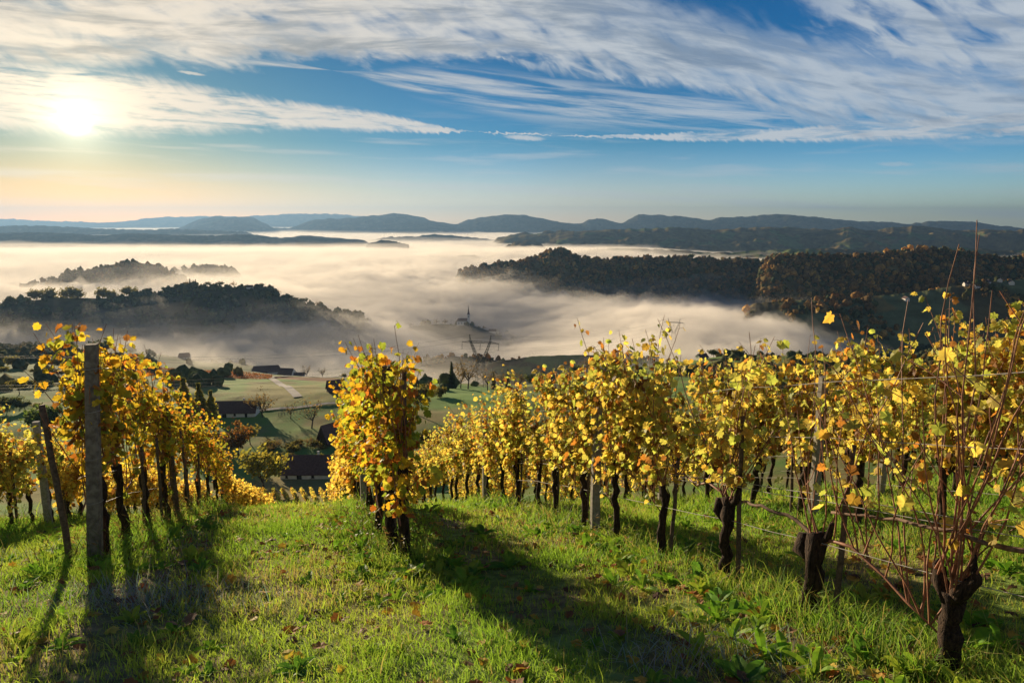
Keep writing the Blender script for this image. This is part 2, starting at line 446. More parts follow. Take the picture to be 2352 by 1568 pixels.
# field colours (far pasture brightened for backlit blade glow; plough land, vineyards, woods)
def ground_colour(x, y):
    d = np.hypot(x, y); f = np.maximum(y, .5 * d); u = x / np.maximum(f, 1e-6)
    n1 = fbm(x * .9, y * .9, 21, 4); n2 = fbm(x / 30, y / 30, 23, 5); n3 = fbm(x / 9, y / 9, 25, 4)
    c = np.zeros(x.shape + (3,))
    soil = np.array([.19, .15, .08]); moss = np.array([.15, .22, .05])
    m = sst(-.35, .35, n1)[..., None]
    c[:] = soil * (1 - m) + moss * m
    past = np.array([.17, .27, .06]); dry = np.array([.26, .22, .08])
    m = sst(-.3, .4, n2 + n3 * .5)[..., None]; P = past * (1 - m) + dry * m
    w = sst(18, 40, d)[..., None]; c = c * (1 - w) + P * w
    # woodland and scrub further out
    wood = np.array([.075, .075, .03])
    k = (sst(.0, .25, n2 + .25 * n3 - .12 + .35 * sst(.35, .6, u) + .25 * sst(.42, .6, -u) * sst(360, 560, f)) * sst(320, 480, f))
    keep = sst(.1, .16, -u) * sst(.42, .36, -u)
    k = k * (1 - .9 * keep); k = k[..., None]; c = c * (1 - k) + wood * k
    # far vineyards turning orange on the slope beyond the road
    def patch(u0, u1, f0, f1, colr, amt=1.0):
        nonlocal c
        e = .012
        k = sst(u0 - e, u0 + e, u + n2 * .01) * sst(u1 + e, u1 - e, u + n2 * .01) * sst(f0 - 6, f0 + 6, f + n3 * 5) * sst(f1 + 6, f1 - 6, f + n3 * 5) * amt
        c = c * (1 - k[..., None]) + np.array(colr) * k[..., None]
    patch(-.47, -.245, 455, 520, (.20, .085, .035), .9)
    patch(-.52, -.19, 560, 640, (.20, .15, .06), .8)
    patch(-.40, -.29, 330, 410, (.27, .24, .08), .9)
    patch(-.245, -.02, 300, 540, (.18, .31, .07), .9)
    patch(-.37, -.26, 296, 330, (.26, .22, .07), .6)
    patch(-.95, -.29, 540, 900, (.085, .10, .04), .85); patch(-.95, -.5, 330, 560, (.11, .14, .045), .7)
    patch(-.27, -.20, 180, 215, (.17, .25, .06), 1)
    patch(.0, .2, 240, 420, (.17, .23, .07), .8)
    return np.clip(c, .01, 1)

def build_ground():
    az = np.concatenate([np.linspace(-180, -58, 62)[:-1], np.linspace(-58, 58, 620), np.linspace(58, 180, 62)[1:-1]])
    r = [0.35]
    while r[-1] < 27000: r.append(r[-1] * (1.03 if r[-1] < 90 or r[-1] > 1700 else 1.009))
    r = np.array(r); A = np.radians(az)
    X = r[:, None] * np.sin(A)[None]; Y = r[:, None] * np.cos(A)[None]
    Z = H(X, Y)
    V = np.stack([X, Y, Z], -1).reshape(-1, 3); C = ground_colour(X, Y).reshape(-1, 3)
    n = len(az); i, j = np.meshgrid(np.arange(len(r) - 1), np.arange(n), indexing='ij')
    a = i * n + j; b = i * n + (j + 1) % n
    P = np.stack([a, a + n, b + n, b], -1).reshape(-1, 4)
    V = np.concatenate([V, [[0, 0, float(zn(0))]]]); C = np.concatenate([C, C[:1]])
    cap = np.stack([np.full(n, len(V) - 1), np.arange(n), (np.arange(n) + 1) % n], -1)
    me = np_mesh('ground', V, [P, cap], C, M['ground'], smooth=True)
    tag(link('ground', me), kind='structure', label='grassy hillside falling away to fields in the valley', cat='ground')

m = material('ground_soil', (.08, .06, .03), 1.0, attr=True, nscale=6.0, namt=0.45, bump=0.05, spec=0.05); M['ground'] = m
build_ground()

def ribbon(name, pts, w, mat, up=0.15, label=None):
    P = [Vector((p[0], p[1], 0)) for p in pts]
    D = []
    for a, b in zip(P[:-1], P[1:]):
        k = max(2, int((b - a).length / 3))
        D += [a.lerp(b, i / k) for i in range(k)]
    D.append(P[-1])
    for _ in range(14): D = [D[0]] + [(D[i - 1] + D[i] * 2 + D[i + 1]) / 4 for i in range(1, len(D) - 1)] + [D[-1]]
    vs = []; fs = []
    for i, p in enumerate(D):
        d = (D[min(i + 1, len(D) - 1)] - D[max(i - 1, 0)]).normalized(); nrm = Vector((-d.y, d.x, 0))
        zc = max(Hs(p.x + nrm.x * w * k, p.y + nrm.y * w * k) for k in (-.5, 0, .5)) + up
        for k in (-.5, .5):
            e = p + nrm * w * k; vs.append((e.x, e.y, zc))
        if i: fs.append((2 * i - 2, 2 * i - 1, 2 * i + 1, 2 * i))
    me = bpy.data.meshes.new(name); me.from_pydata(vs, [], fs); me.materials.append(mat)
    return tag(link(name, me), kind='structure', label=label)
ribbon('road', [snap(x, f)[:2] for x, f in ((800, 585), (720, 545), (640, 505), (616, 470), (632, 430), (648, 400), (652, 375), (668, 345), (684, 318))], 4.2, M['road'], .3, 'pale gravel road winding through the meadow')
ribbon('lane', [snap(x, f)[:2] for x, f in ((470, 292), (540, 290), (640, 292), (720, 298), (800, 306))], 3.2, M['road'], .3, 'grey lane running past the long white house')

# ------------------------------------------------------------------ hills and mountains
def wooded(x, y, tone):
    n = fbm(x / 120, y / 120, 31, 5); k = sst(-.25, .35, n)[..., None]
    a, b = np.array(tone[0]), np.array(tone[1])
    return a * (1 - k) + b * k
def ridge(name, sil, f, back, front, base, tone, label, amp=0.0, nsc=300.0, foot=None, meadow=None, cat='hill', df=None, rough=None):
    """a hill whose crest follows the points (photo x, y) at depth f (df: crest depth change per point)"""
    P = []
    for k, (x, y) in enumerate(sil):
        ff = f + (df[k] if df else 0)
        u, v = uf(*q(x, y)); P.append((u * ff, ff, v * ff))
    P = np.array(P); n = max(60, int(900 * (P[-1, 0] - P[0, 0]) / P[:, 1].mean() / 1.5))
    s = np.concatenate([[0], np.cumsum(np.hypot(*np.diff(P[:, :2], axis=0).T))])
    t = np.linspace(0, s[-1], n)
    cx = np.interp(t, s, P[:, 0]); cy = np.interp(t, s, P[:, 1]); cz = _pchip(t, s, P[:, 2])
    cz = cz + fbm(cx / (nsc * .12), cy / (nsc * .12), 41, 4) * (rough if rough is not None else f * .0016)
    m = 56
    v = np.concatenate([-np.linspace(1, 0, m) ** 1.3, np.linspace(0, 1, 20)[1:]])
    prof = np.where(v < 0, (np.cos(np.pi * np.abs(v)) * .5 + .5) * .55 + .45 * (1 - np.abs(v)), (np.cos(np.pi * v) * .5 + .5))
    off = np.where(v < 0, v * front, v * back)
    ux = cx / np.hypot(cx, cy); uy = cy / np.hypot(cx, cy)
    X = cx[:, None] + ux[:, None] * off[None]; Y = cy[:, None] + uy[:, None] * off[None]
    Z = base + (cz[:, None] - base) * prof[None]
    edge = np.minimum(sst(0, .06, t / s[-1]), sst(1, .94, t / s[-1]))[:, None] if True else 1
    Z = base + (Z - base) * (0.0 + edge)
    wgt = np.clip(1 - prof, 0, 1)[None] * np.where(v < 0, 1, 1)[None]
    Z = Z + fbm(X / nsc, Y / nsc, 43, 6, .55) * amp * np.clip(wgt * 3, 0, 1) * np.clip(prof * 4, 0, 1)[None]
    C = wooded(X, Y, tone)
    if meadow:
        k = sst(meadow[0], meadow[0] + .12, fbm(X / meadow[1], Y / meadow[1], 47, 4))[..., None]
        C = C * (1 - k) + np.array(meadow[2]) * k
    V = np.stack([X, Y, Z], -1).reshape(-1, 3); w = len(v)
    i, j = np.meshgrid(np.arange(n - 1), np.arange(w - 1), indexing='ij'); a = i * w + j
    fc = np.stack([a, a + w, a + w + 1, a + 1], -1).reshape(-1, 4)
    me = np_mesh(name, V, [fc], C.reshape(-1, 3), M['far'], smooth=True)
    tag(link(name, me), label=label, kind='structure', cat=cat)
    return X, Y, Z, C
DK = ((.05, .05, .028), (.09, .075, .04))
BR = ((.13, .10, .045), (.22, .16, .06))
ridge('mountains', [(-350, 512), (-50, 503), (0, 502), (100, 506), (200, 509), (250, 510), (300, 506), (340, 500), (400, 497), (480, 496), (540, 497), (600, 494), (700, 490), (780, 491), (830, 496), (900, 503), (1000, 515), (1200, 522)], 23500, 2000, 2600, -320, DK, 'pale distant mountain chain under the sun', 120, 1500, cat='mountain')
ridge('mountains', [(330, 545), (380, 530), (400, 517), (430, 508), (470, 500), (500, 496), (540, 498), (570, 497), (600, 508), (630, 522), (660, 524), (690, 514), (720, 504), (760, 501), (800, 500), (850, 496), (880, 493), (905, 489), (935, 493), (960, 497), (1000, 507), (1045, 514), (1080, 503), (1130, 496), (1180, 491), (1230, 498), (1290, 512), (1330, 514), (1352, 505), (1375, 500), (1430, 512), (1447, 502), (1470, 492), (1540, 495), (1590, 499), (1630, 505), (1660, 498), (1720, 496), (1750, 493), (1790, 491), (1850, 496), (1920, 502), (2000, 508), (2050, 509), (2090, 513), (2140, 507), (2180, 506), (2230, 508), (2300, 519), (2352, 527), (2500, 540), (2700, 545)], 14500, 1500, 2600, -320, DK, 'long dark blue mountain range along the horizon', 230, 1100, cat='mountain')
ridge('hills', [(1080, 552), (1180, 543), (1290, 534), (1400, 526), (1480, 524), (1560, 521), (1640, 527), (1700, 523), (1760, 520), (1830, 526), (1900, 527), (1950, 520), (2000, 528), (2050, 522), (2100, 519), (2150, 522), (2200, 527), (2280, 527), (2352, 531), (2500, 535), (2800, 540)], 7200, 900, 2300, -330, BR, 'wooded hills with meadows below the dark mountains', 210, 600, meadow=(.18, 260, (.14, .17, .06)))
ridge('hills', [(1240, 600), (1330, 576), (1450, 570), (1560, 574), (1640, 580), (1760, 574), (1900, 570), (2040, 576), (2180, 568), (2352, 575), (2600, 570)], 4300, 500, 1100, -330, BR, 'low rolling farmland in front of the wooded hills', 90, 330, meadow=(-.02, 200, (.15, .18, .06)))
ridge('hills', [(-300, 524), (-50, 520), (60, 517), (150, 520), (230, 524), (330, 526), (400, 525), (500, 529), (620, 534)], 9800, 500, 900, -330, DK, 'thin strip of hills far out in the bright fog', 40, 500)
ridge('hills', [(-300, 540), (-50, 535), (80, 533), (160, 535), (230, 540), (300, 535), (400, 538), (500, 540), (570, 537), (650, 545), (700, 540), (760, 545), (840, 551), (900, 560)], 6600, 500, 1300, -330, DK, 'dark band of low hills rising from the fog under the sun', 70, 400)
ridge('hills', [(830, 556), (880, 545), (900, 543), (960, 541), (1000, 538), (1060, 542), (1130, 550), (1180, 556)], 8200, 400, 500, -330, DK, 'narrow hill strip in the fog below the central mountain', 30, 400)
ridge('hill', [(835, 563), (860, 554), (880, 551), (900, 553), (945, 562)], 5300, 150, 200, -320, DK, 'tiny wooded islet in the fog sea', 10, 200)
ridge('hill', [(1000, 606), (1035, 592), (1060, 586), (1090, 585), (1110, 590), (1130, 586), (1175, 598), (1200, 610)], 3500, 120, 260, -320, BR, 'small wooded islet beside the big brown forest hill', 12, 160, rough=4)

HILL = {}
HILL['big'] = ridge('hill', [(1010, 650), (1045, 628), (1080, 618), (1120, 612), (1170, 604), (1215, 594), (1240, 590), (1258, 580), (1285, 576), (1310, 583), (1335, 592), (1390, 597), (1430, 594), (1470, 590), (1520, 594), (1600, 592), (1660, 596), (1740, 600), (1775, 602), (1850, 612), (1950, 630)], 2350, 160, 560, -300, BR, 'long brown wooded hill above the fog bank', 26, 190, rough=5)
HILL['east'] = ridge('hill', [(1690, 660), (1730, 628), (1755, 604), (1780, 586), (1830, 586), (1900, 589), (2000, 586), (2060, 577), (2110, 572), (2170, 576), (2230, 584), (2280, 592), (2352, 597), (2500, 604), (2800, 620)], 2050, 160, 520, -290, BR, 'wooded hill with a steep end beside the long brown hill', 30, 170, rough=5)
HILL['shelf'] = ridge('hill', [(1660, 742), (1700, 715), (1730, 697), (1800, 690), (1900, 687), (2000, 680), (2100, 670), (2200, 655), (2352, 640), (2500, 632), (2800, 630)], 1480, 130, 330, -270, BR, 'low hill shelf with meadow strips and a village', 14, 120, meadow=(.0, 110, (.16, .17, .075)), rough=2)
HILL['isle'] = ridge('hill', [(-200, 740), (-50, 718), (0, 706), (60, 692), (110, 684), (170, 684), (240, 684), (320, 676), (380, 668), (430, 660), (480, 657), (560, 660), (620, 666), (650, 684), (700, 697), (760, 712), (830, 728), (890, 745)], 1290, 110, 210, -250, DK, 'dark wooded hill island standing in the fog', 14, 120, rough=2, df=[-120, -90, -80, -60, -50, -40, -30, -10, 0, 0, 0, 0, 0, 0, 0, 0, 0, 0])
HILL['isle2'] = ridge('hill', [(20, 668), (90, 650), (150, 632), (220, 614), (290, 604), (350, 605), (390, 622), (430, 640), (480, 660)], 1950, 130, 230, -270, DK, 'round wooded hilltop behind the hill island in the fog', 18, 140, rough=3)
HILL['isle3'] = ridge('hill', [(390, 628), (430, 615), (480, 606), (520, 615), (560, 630)], 2350, 120, 200, -270, DK, 'faint hilltop drowned in bright fog', 10, 140, rough=3)
HILL['knoll'] = ridge('hill', [(850, 884), (900, 862), (950, 842), (1000, 826), (1050, 818), (1110, 822), (1170, 838), (1230, 852)], 980, 70, 110, -260, DK, 'dark low knoll showing through thin fog below the church', 8, 90, rough=1.5)
HILL['bank'] = ridge('hill', [(1090, 846), (1150, 830), (1230, 818), (1300, 815), (1380, 815), (1460, 820), (1540, 832)], 900, 80, 110, -240, DK, 'green bank with bushes in the mist beside the big pylon', 8, 90, meadow=(-.1, 60, (.14, .19, .06)), rough=1.5)
HILL['church'] = ridge('hill', [(850, 796), (900, 766), (950, 749), (1000, 744), (1075, 746), (1120, 760), (1180, 780), (1260, 796), (1330, 806), (1420, 812)], 1420, 140, 220, -270, DK, 'low hill carrying the church, half lost in fog', 10, 120, rough=2)

# ------------------------------------------------------------------ fog and haze
def volume_mat(name, dens, aniso, color):
    m = bpy.data.materials.new(name); m.use_nodes = True; t = m.node_tree; t.nodes.clear()
    out = node(t, 'ShaderNodeOutputMaterial'); p = node(t, 'ShaderNodeVolumePrincipled')
    p.inputs['Color'].default_value = (*color, 1); p.inputs['Density'].default_value = dens
    p.inputs['Anisotropy'].default_value = aniso
    lk(t, p.outputs[0], out.inputs['Volume']); return m
def build_fog(k, top, dens, amp, scale, seed, u0=-1.5, u1=1.5):
    az = np.radians(np.linspace(-62, 62, 330))
    r = 420 * (20500 / 420) ** np.linspace(0, 1, 330)
    X = r[:, None] * np.sin(az)[None]; Y = r[:, None] * np.cos(az)[None]
    u = X / Y
    wx = X + 60 * fbm(X / 400, Y / 400, seed + 90, 3); wy = Y
    ca, sa = math.cos(.35), math.sin(.35)
    A_, B_ = wx * ca + wy * sa, -wx * sa + wy * ca
    n = fbm(A_ / (scale * 2.4), B_ / scale, seed, 6, .58)
    n = n * .75 + .22 * fbm(X / (scale * .35), Y / (scale * .3), seed + 61, 3) + .4 * (.45 - 2 * np.abs(fbm(A_ / (scale * 1.3) + 9, B_ / (scale * .8), seed + 31, 4, .55)))
    n = n + 1.0 * np.clip(n - .22, 0, 1)
    n2 = fbm(X / (scale * 6), Y / (scale * 6), seed + 5, 3)
    far = sst(2600, 5600, Y)
    Z = top + (n * amp + n2 * amp * .7) * (1 - .45 * far) * (1 - .6 * np.exp(-(u / .16) ** 2 - ((Y - 1150) / 400) ** 2)) - 62 * sst(3600, 6000, Y)
    # the bank thins out over the slopes on the east side and near the vineyard
    Z = Z - 75 * sst(.36, .62, u) * sst(2100, 1500, Y)
    Z = Z - 45 * sst(900, 620, Y) * sst(-.2, .1, u)
    Z = Z - 50 * np.exp(-((u + .04) / .17) ** 2 - ((Y - 1350) / 400) ** 2) - 16 * np.exp(-((u - .0) / .14) ** 2 - ((Y - 930) / 130) ** 2) + 4 * np.exp(-((u - .17) / .14) ** 2 - ((Y - 830) / 110) ** 2) - 60 * sst(740, 560, Y) * sst(-.3, -.15, u)
    Z = Z - 38 * np.exp(-((u - .16) / .17) ** 2 - ((Y - 1950) / 330) ** 2) - 50 * np.exp(-((u - .40) / .14) ** 2 - ((Y - 1800) / 420) ** 2)
    # tongues lie against the hills
    def lump(ux, f, su, sf, h):
        return h * np.exp(-((u - ux) / su) ** 2 - ((Y - f) / sf) ** 2)
    Z = Z + lump(-.42, 1560, .10, 150, 34) + lump(-.55, 1650, .10, 160, 26) + lump(-.18, 1230, .06, 130, 16) + lump(.24, 1350, .1, 160, 10)
    Z = Z + lump(-.38, 960, .26, 170, -16) + lump(-.25, 820, .2, 90, 6) + lump(.38, 1700, .10, 150, 18) + lump(-.66, 1000, .12, 140, -16)
    Z = Z - 45 * sst(.14, .34, u) * sst(2700, 3300, Y)
    if k == 0: Z = Z - 120 * sst(-.12, .12, u)
    nb = -345
    m_, w = X.shape
    V = np.concatenate([np.stack([X, Y, Z], -1).reshape(-1, 3), np.stack([X, Y, np.full_like(X, nb - k)], -1).reshape(-1, 3)])
    i, j = np.meshgrid(np.arange(m_ - 1), np.arange(w - 1), indexing='ij'); a = i * w + j
    top_f = np.stack([a, a + w, a + w + 1, a + 1], -1).reshape(-1, 4)   # checked below for outward normals
    N = m_ * w
    bot_f = top_f[:, ::-1] + N
    ring = np.concatenate([np.arange(w - 1), np.arange(m_ - 1) * w + w - 1, (m_ - 1) * w + np.arange(w - 1, 0, -1), np.arange(m_ - 1, 0, -1) * w])
    nx = np.roll(ring, -1)
    side = np.stack([ring, nx, nx + N, ring + N], -1)
    # top face order (i radial, j azimuth): radial x azimuth points down, so flip all
    me = np_mesh('fog', V, [top_f[:, ::-1], bot_f[:, ::-1], side[:, ::-1]], None, volume_mat('fog_layer', dens, .28, (.90, .85, .77)), smooth=False)
    o = tag(link('fog', me), kind='stuff', label='sea of bright morning fog filling the valley', cat='fog')
    return o
FOG = [(-134, 1 / 3600, 30, 300, 2), (-160, 1 / 1200, 40, 120, 3), (-172, 1 / 520, 40, 90, 4), (-183, 1 / 230, 38, 75, 5), (-196, 1 / 80, 34, 62, 6)]
for k, (tp, dn, am, sc, sd) in enumerate(FOG): build_fog(k, tp, dn, am, sc, sd)

hz = MB(); hz.box((0, 12500, 70), (58000, 32000, 840))
tag(link('haze', hz.mesh('haze', volume_mat('haze', 4.4e-5, .45, (.13, .23, .38)))), kind='stuff', label='thin blue air between the hills', cat='haze')

# ------------------------------------------------------------------ grapevines
YEL = [((.70, .54, .12), 11), ((.62, .40, .08), 4), ((.55, .53, .13), 9), ((.36, .42, .09), 7), ((.42, .18, .04), 2.4), ((.26, .12, .04), 2.6)]
OLV = [((.56, .42, .04), 8), ((.52, .30, .03), 4), ((.36, .36, .05), 6), ((.20, .25, .04), 4), ((.40, .15, .03), 2.5), ((.24, .11, .035), 2.5)]
GRN = [((.62, .44, .035), 7), ((.60, .32, .03), 4), ((.44, .44, .05), 6), ((.24, .32, .045), 6), ((.42, .14, .03), 2.5), ((.24, .10, .03), 1.2)]
def pal(P, r):
    w = [p[1] for p in P]; c = r.choices([p[0] for p in P], w)[0]; k = r.uniform(.7, 1.4)
    return tuple(min(.85, x * k) for x in c)
LEAF = [(0.0, 0.02), (.14, -.12), (.36, -.10), (.40, .13), (.60, .32), (.44, .46), (.47, .68), (.28, .72), (.0, .98)]
LEAF = LEAF + [(-x, y) for x, y in LEAF[-2:0:-1]]
def leaf(mb, p, tip, nrm, size, col, r):
    """palmate vine leaf from its stalk end p; tip: direction, nrm: face direction"""
    tip = tip.normalized(); side = tip.cross(nrm)
    side = side.normalized() if side.length > 1e-5 else tip.orthogonal().normalized()
    nrm = side.cross(tip)
    fold = r.uniform(-.55, .55); curl = r.uniform(-.6, .2)
    def P(x, y): return p + size * (side * x + tip * y + nrm * (fold * abs(x) + curl * y * y + r.uniform(-.06, .06)))
    brown = r.choice((0, 0, 0, .2, .65)); b = len(mb.v)
    mb.v.append(tuple(P(0, .36))); mb.c.append(tuple(x * .85 for x in col))
    for x, y in LEAF:
        mb.v.append(tuple(P(x, y))); k = 1.0 + .15 * r.uniform(-1, 1); ed = brown * r.uniform(.3, 1); mb.c.append(tuple(min(.9, x_ * k) * (1 - ed) + b_ * ed for x_, b_ in zip(col, (.22, .10, .035))))
    n = len(LEAF)
    mb.f += [(b, b + 1 + i, b + 1 + (i + 1) % n) for i in range(n)]

def wander(p, d, L, n, r, amp=.05, grav=0.0):
    pts = [Vector(p)]; d = Vector(d).normalized()
    for i in range(n):
        d = (d + Vector((r.uniform(-amp, amp), r.uniform(-amp, amp), r.uniform(-amp, amp) - grav))).normalized()
        pts.append(pts[-1] + d * (L / n))
    return pts

def vine_meshes(seed, nshoot=11, leaves=330, lsz=(.044, .082), P=YEL, head=.72, top=(1.9, 2.25), shape='plain', spread=.55, bearer=True, low=.70, canes=True, thick=1.0, bare_low=0.0, lean_=.10, cr_=1.0):
    """one vine along local x: trunk, canes, foliage"""
    r = random.Random(seed); random.seed(seed)
    tr = MB(); w = lambda a: r.uniform(-a, a)
    T = [Vector((0, 0, -.08))]
    lean = w(lean_)
    for i in range(1, 9):
        z = head * i / 8
        T.append(Vector((lean * z / head + w(.022), w(.022), z)))
    R = [(.052 - .014 * i / 8) * thick * r.uniform(.82, 1.2) for i in range(9)]; R[0] *= 1.25; R[-1] *= 1.3; R[-2] *= 1.25
    hd = T[-1]
    if shape == 'fork':
        tr.tube(T, R, 9, wob=.16)
        for sx, L in ((-1, .10), (1, .19)):
            q_ = [hd - Vector((0, 0, .06)), hd + Vector((sx * .07, 0, .03)), hd + Vector((sx * (.08 + .05 * (sx > 0)), w(.02), .05 + L * .45)), hd + Vector((sx * .11, 0, L)), hd + Vector((sx * .10, .01, L * 1.35))]
            tr.tube(q_, [.040 * thick, .036 * thick, .027 * thick, .017 * thick, .006], 8, wob=.25)
    elif shape == 'hook':
        T2 = T + [hd + Vector((.06, 0, .10)), hd + Vector((.15, 0, .12)), hd + Vector((.21, 0, .03)), hd + Vector((.20, 0, -.10))]
        tr.tube(T2, R + [.04, .038, .034, .026], 9, wob=.16)
    elif shape == 'knob':
        tr.tube(T + [hd + Vector((.03, 0, .07))], R + [.055 * thick], 9, wob=.25)
        tr.tube([hd - Vector((0, 0, .15)), hd + Vector((.11, .02, -.08)), hd + Vector((.13, 0, .02))], [.03, .05 * thick, .035], 8, wob=.25)
        tr.tube([hd, hd + Vector((-.09, 0, .08)), hd + Vector((-.12, 0, .2))], [.03, .03, .018], 7, wob=.2)
    else:
        tr.tube(T, R, 8, wob=.14)
    ca = MB()
    shoots = []
    if bearer:
        b0 = hd + Vector((0, 0, -.02)); sx = r.choice((-1, 1))
        B = [b0, b0 + Vector((sx * .12, 0, .10)), b0 + Vector((sx * .30, w(.03), .12 + w(.03))), b0 + Vector((sx * .52, w(.04), .05 + w(.05))), b0 + Vector((sx * .74, w(.03), w(.05))), b0 + Vector((sx * .95, 0, -.05))]
        ca.tube(B, [.014, .012, .011, .010, .009, .006], 6, wob=.15)
        for k in range(nshoot):
            if r.random() < .72:
                t_ = r.uniform(.2, len(B) - 1.2); i_ = int(t_); base = B[i_].lerp(B[i_ + 1], t_ - i_)
            else: base = hd + Vector((w(.06), w(.04), .02))
            shoots.append(base)
    else:
        shoots = [hd + Vector((w(.1), w(.05), r.uniform(.0, .1))) for _ in range(nshoot)]
    le = MB(); S_ = []
    for base in shoots:
        L = r.uniform(*top) - base.z; L *= r.choice((1, 1, 1, .8, .6))
        pts = wander(base, (w(spread), w(.16), 1), L, 9, r, .13)
        S_.append(pts)
        if canes: ca.tube(pts, [(.0062 - .0040 * i / 9) * cr_ for i in range(10)], 5, cap=False, wob=.1)
        if canes and r.random() < .5:
            i_ = r.randint(3, 7)
            sp = wander(pts[i_], (w(1.0), w(.5), .5), r.uniform(.2, .45), 5, r, .12)
            ca.tube(sp, .0028, 4, cap=False); S_.append(sp)
    for k in range(leaves):
        pts = r.choice(S_); t_ = r.uniform(bare_low * (len(pts) - 1), len(pts) - 1.001); i_ = int(t_)
        p = pts[i_].lerp(pts[i_ + 1], t_ - i_)
        if p.z < low - .12: continue
        a = r.uniform(0, 6.283); st = r.uniform(.03, .11)
        off = Vector((math.cos(a) * .7, math.sin(a), r.uniform(-.3, .35))) * st
        pp = p + off
        if canes and k % 3 == 0: ca.tube([p, p + off * .5 + Vector((0, 0, .01)), pp], .0016, 3, cap=False)
        tip = Vector((math.cos(a) * .7 + w(.4), math.sin(a) * .8 + w(.4), r.uniform(-1.3, .1)))
        nrm = Vector((w(.9), math.copysign(r.uniform(.2, 1), r.random() - .5), r.uniform(-.2, .9)))
        c = pal(P, r)
        leaf(le, pp, tip, nrm, r.uniform(*lsz) * (1.0 if r.random() < .8 else .65), c, r)
    return tr, ca, le

ALPHA = rad(-16.6)
DIR = Vector((math.sin(ALPHA), math.cos(ALPHA), 0))
NRM = Vector((math.cos(ALPHA), -math.sin(ALPHA), 0))
RZ = math.pi / 2 - ALPHA          # local x along the row (downhill)

def proto(seed, **kw):
    tr, ca, le = vine_meshes(seed, **kw)
    e = empty('grapevine', (0, 0, 0))
    child(e, 'trunk', tr.mesh('trunk', M['bark'], smooth=True))
    if ca.v: child(e, 'cane', ca.mesh('cane', M['cane'], smooth=True))
    if le.v: child(e, 'foliage', le.mesh('foliage', M['leaf'], col=True))
    return e
SHP = ['plain', 'knob', 'plain', 'hook', 'plain', 'knob', 'fork']
DENSE = [proto(100 + k, shape=SHP[k], leaves=900, nshoot=17, P=YEL, head=.80 + .03 * (k % 3), top=(1.95, 2.5), low=.88, thick=.78) for k in range(7)]
OLIVE = [proto(200 + k, shape=SHP[k], leaves=500, nshoot=16, P=OLV, head=.84, low=.92, lsz=(.045, .085), top=(1.95, 2.45), thick=.85) for k in range(5)]
GREEN = [proto(300 + k, shape=SHP[k], leaves=980, nshoot=15, P=GRN, head=.78, top=(1.85, 2.35), thick=.8, low=.86) for k in range(5)]
LIGHT = [proto(400 + k, shape=SHP[k], leaves=760, nshoot=16, P=YEL, head=.82, low=.92, top=(1.75, 2.35), spread=.75, thick=.8) for k in range(5)]
GOLD = [proto(500 + k, shape=SHP[k], leaves=560, nshoot=11, P=YEL[:2] + YEL[:2] + YEL[4:5], head=.62, lsz=(.07, .11), low=.5, canes=True, top=(1.6, 2.0)) for k in range(4)]
USED = set()
def take(pr, i):
    e = pr[i % len(pr)]
    if e.as_pointer() in USED: return copy_tree(e)
    USED.add(e.as_pointer()); return e
ORD = 'first second third fourth fifth sixth seventh eighth ninth tenth eleventh twelfth thirteenth fourteenth fifteenth sixteenth seventeenth eighteenth nineteenth twentieth twenty-first twenty-second twenty-third twenty-fourth twenty-fifth twenty-sixth twenty-seventh twenty-eighth twenty-ninth thirtieth'.split()
ROWS = {}   # name -> origin
ROWS['post'] = Vector((-3.98, 6.05, 0)); ROWS['tip'] = Vector((-1.12, 6.2, 0))
ROWS['wire'] = Vector((2.37, 3.37, 0)); ROWS['second'] = ROWS['wire'] + NRM * 2.65; ROWS['third'] = ROWS['wire'] + NRM * 5.3; ROWS['fourth'] = ROWS['wire'] + NRM * 7.95
ROWS['outer'] = ROWS['post'] - NRM * 2.3
rv = random.Random(5)
def put_vine(row, s, pr, i, label, group, sc=1.0, flip=None, dn=0.0, sz=None):
    p = ROWS[row] + DIR * s + NRM * (rv.uniform(-.05, .05) + dn)
    e = take(pr, i)
    e.location = (p.x, p.y, Hs(p.x, p.y) - .01)
    e.rotation_euler = (0, 0, RZ + (math.pi if (flip if flip is not None else rv.random() < .5) else 0) + rv.uniform(-.06, .06))
    k = sc * rv.uniform(.94, 1.06); e.scale = (k, k, k * (sz or rv.uniform(.95, 1.05)))
    return tag(e, label, 'grapevine', group)
def row_vines(row, s0, n, step, pr, where, group, unique=13, sc=1.0, skip=(), fade=None, look='yellow-leaved', taper=0.0, vis=0):
    for k in range(n):
        if k in skip: continue
        P_ = fade[0] if fade and k >= fade[1] else pr
        if k < vis: lb = 'vine at the picture edge among the %s' % group
        elif k - vis < unique: lb = ('%s grapevine, %s in view along the %s' if vis else '%s grapevine, %s along the %s') % (look, ORD[k - vis], where)
        else: lb = 'small yellow vine far down the %s' % where
        put_vine(row, s0 + k * step + rv.uniform(-.06, .06), P_, rv.randrange(99), lb, group, sc - taper * min(k, 11))

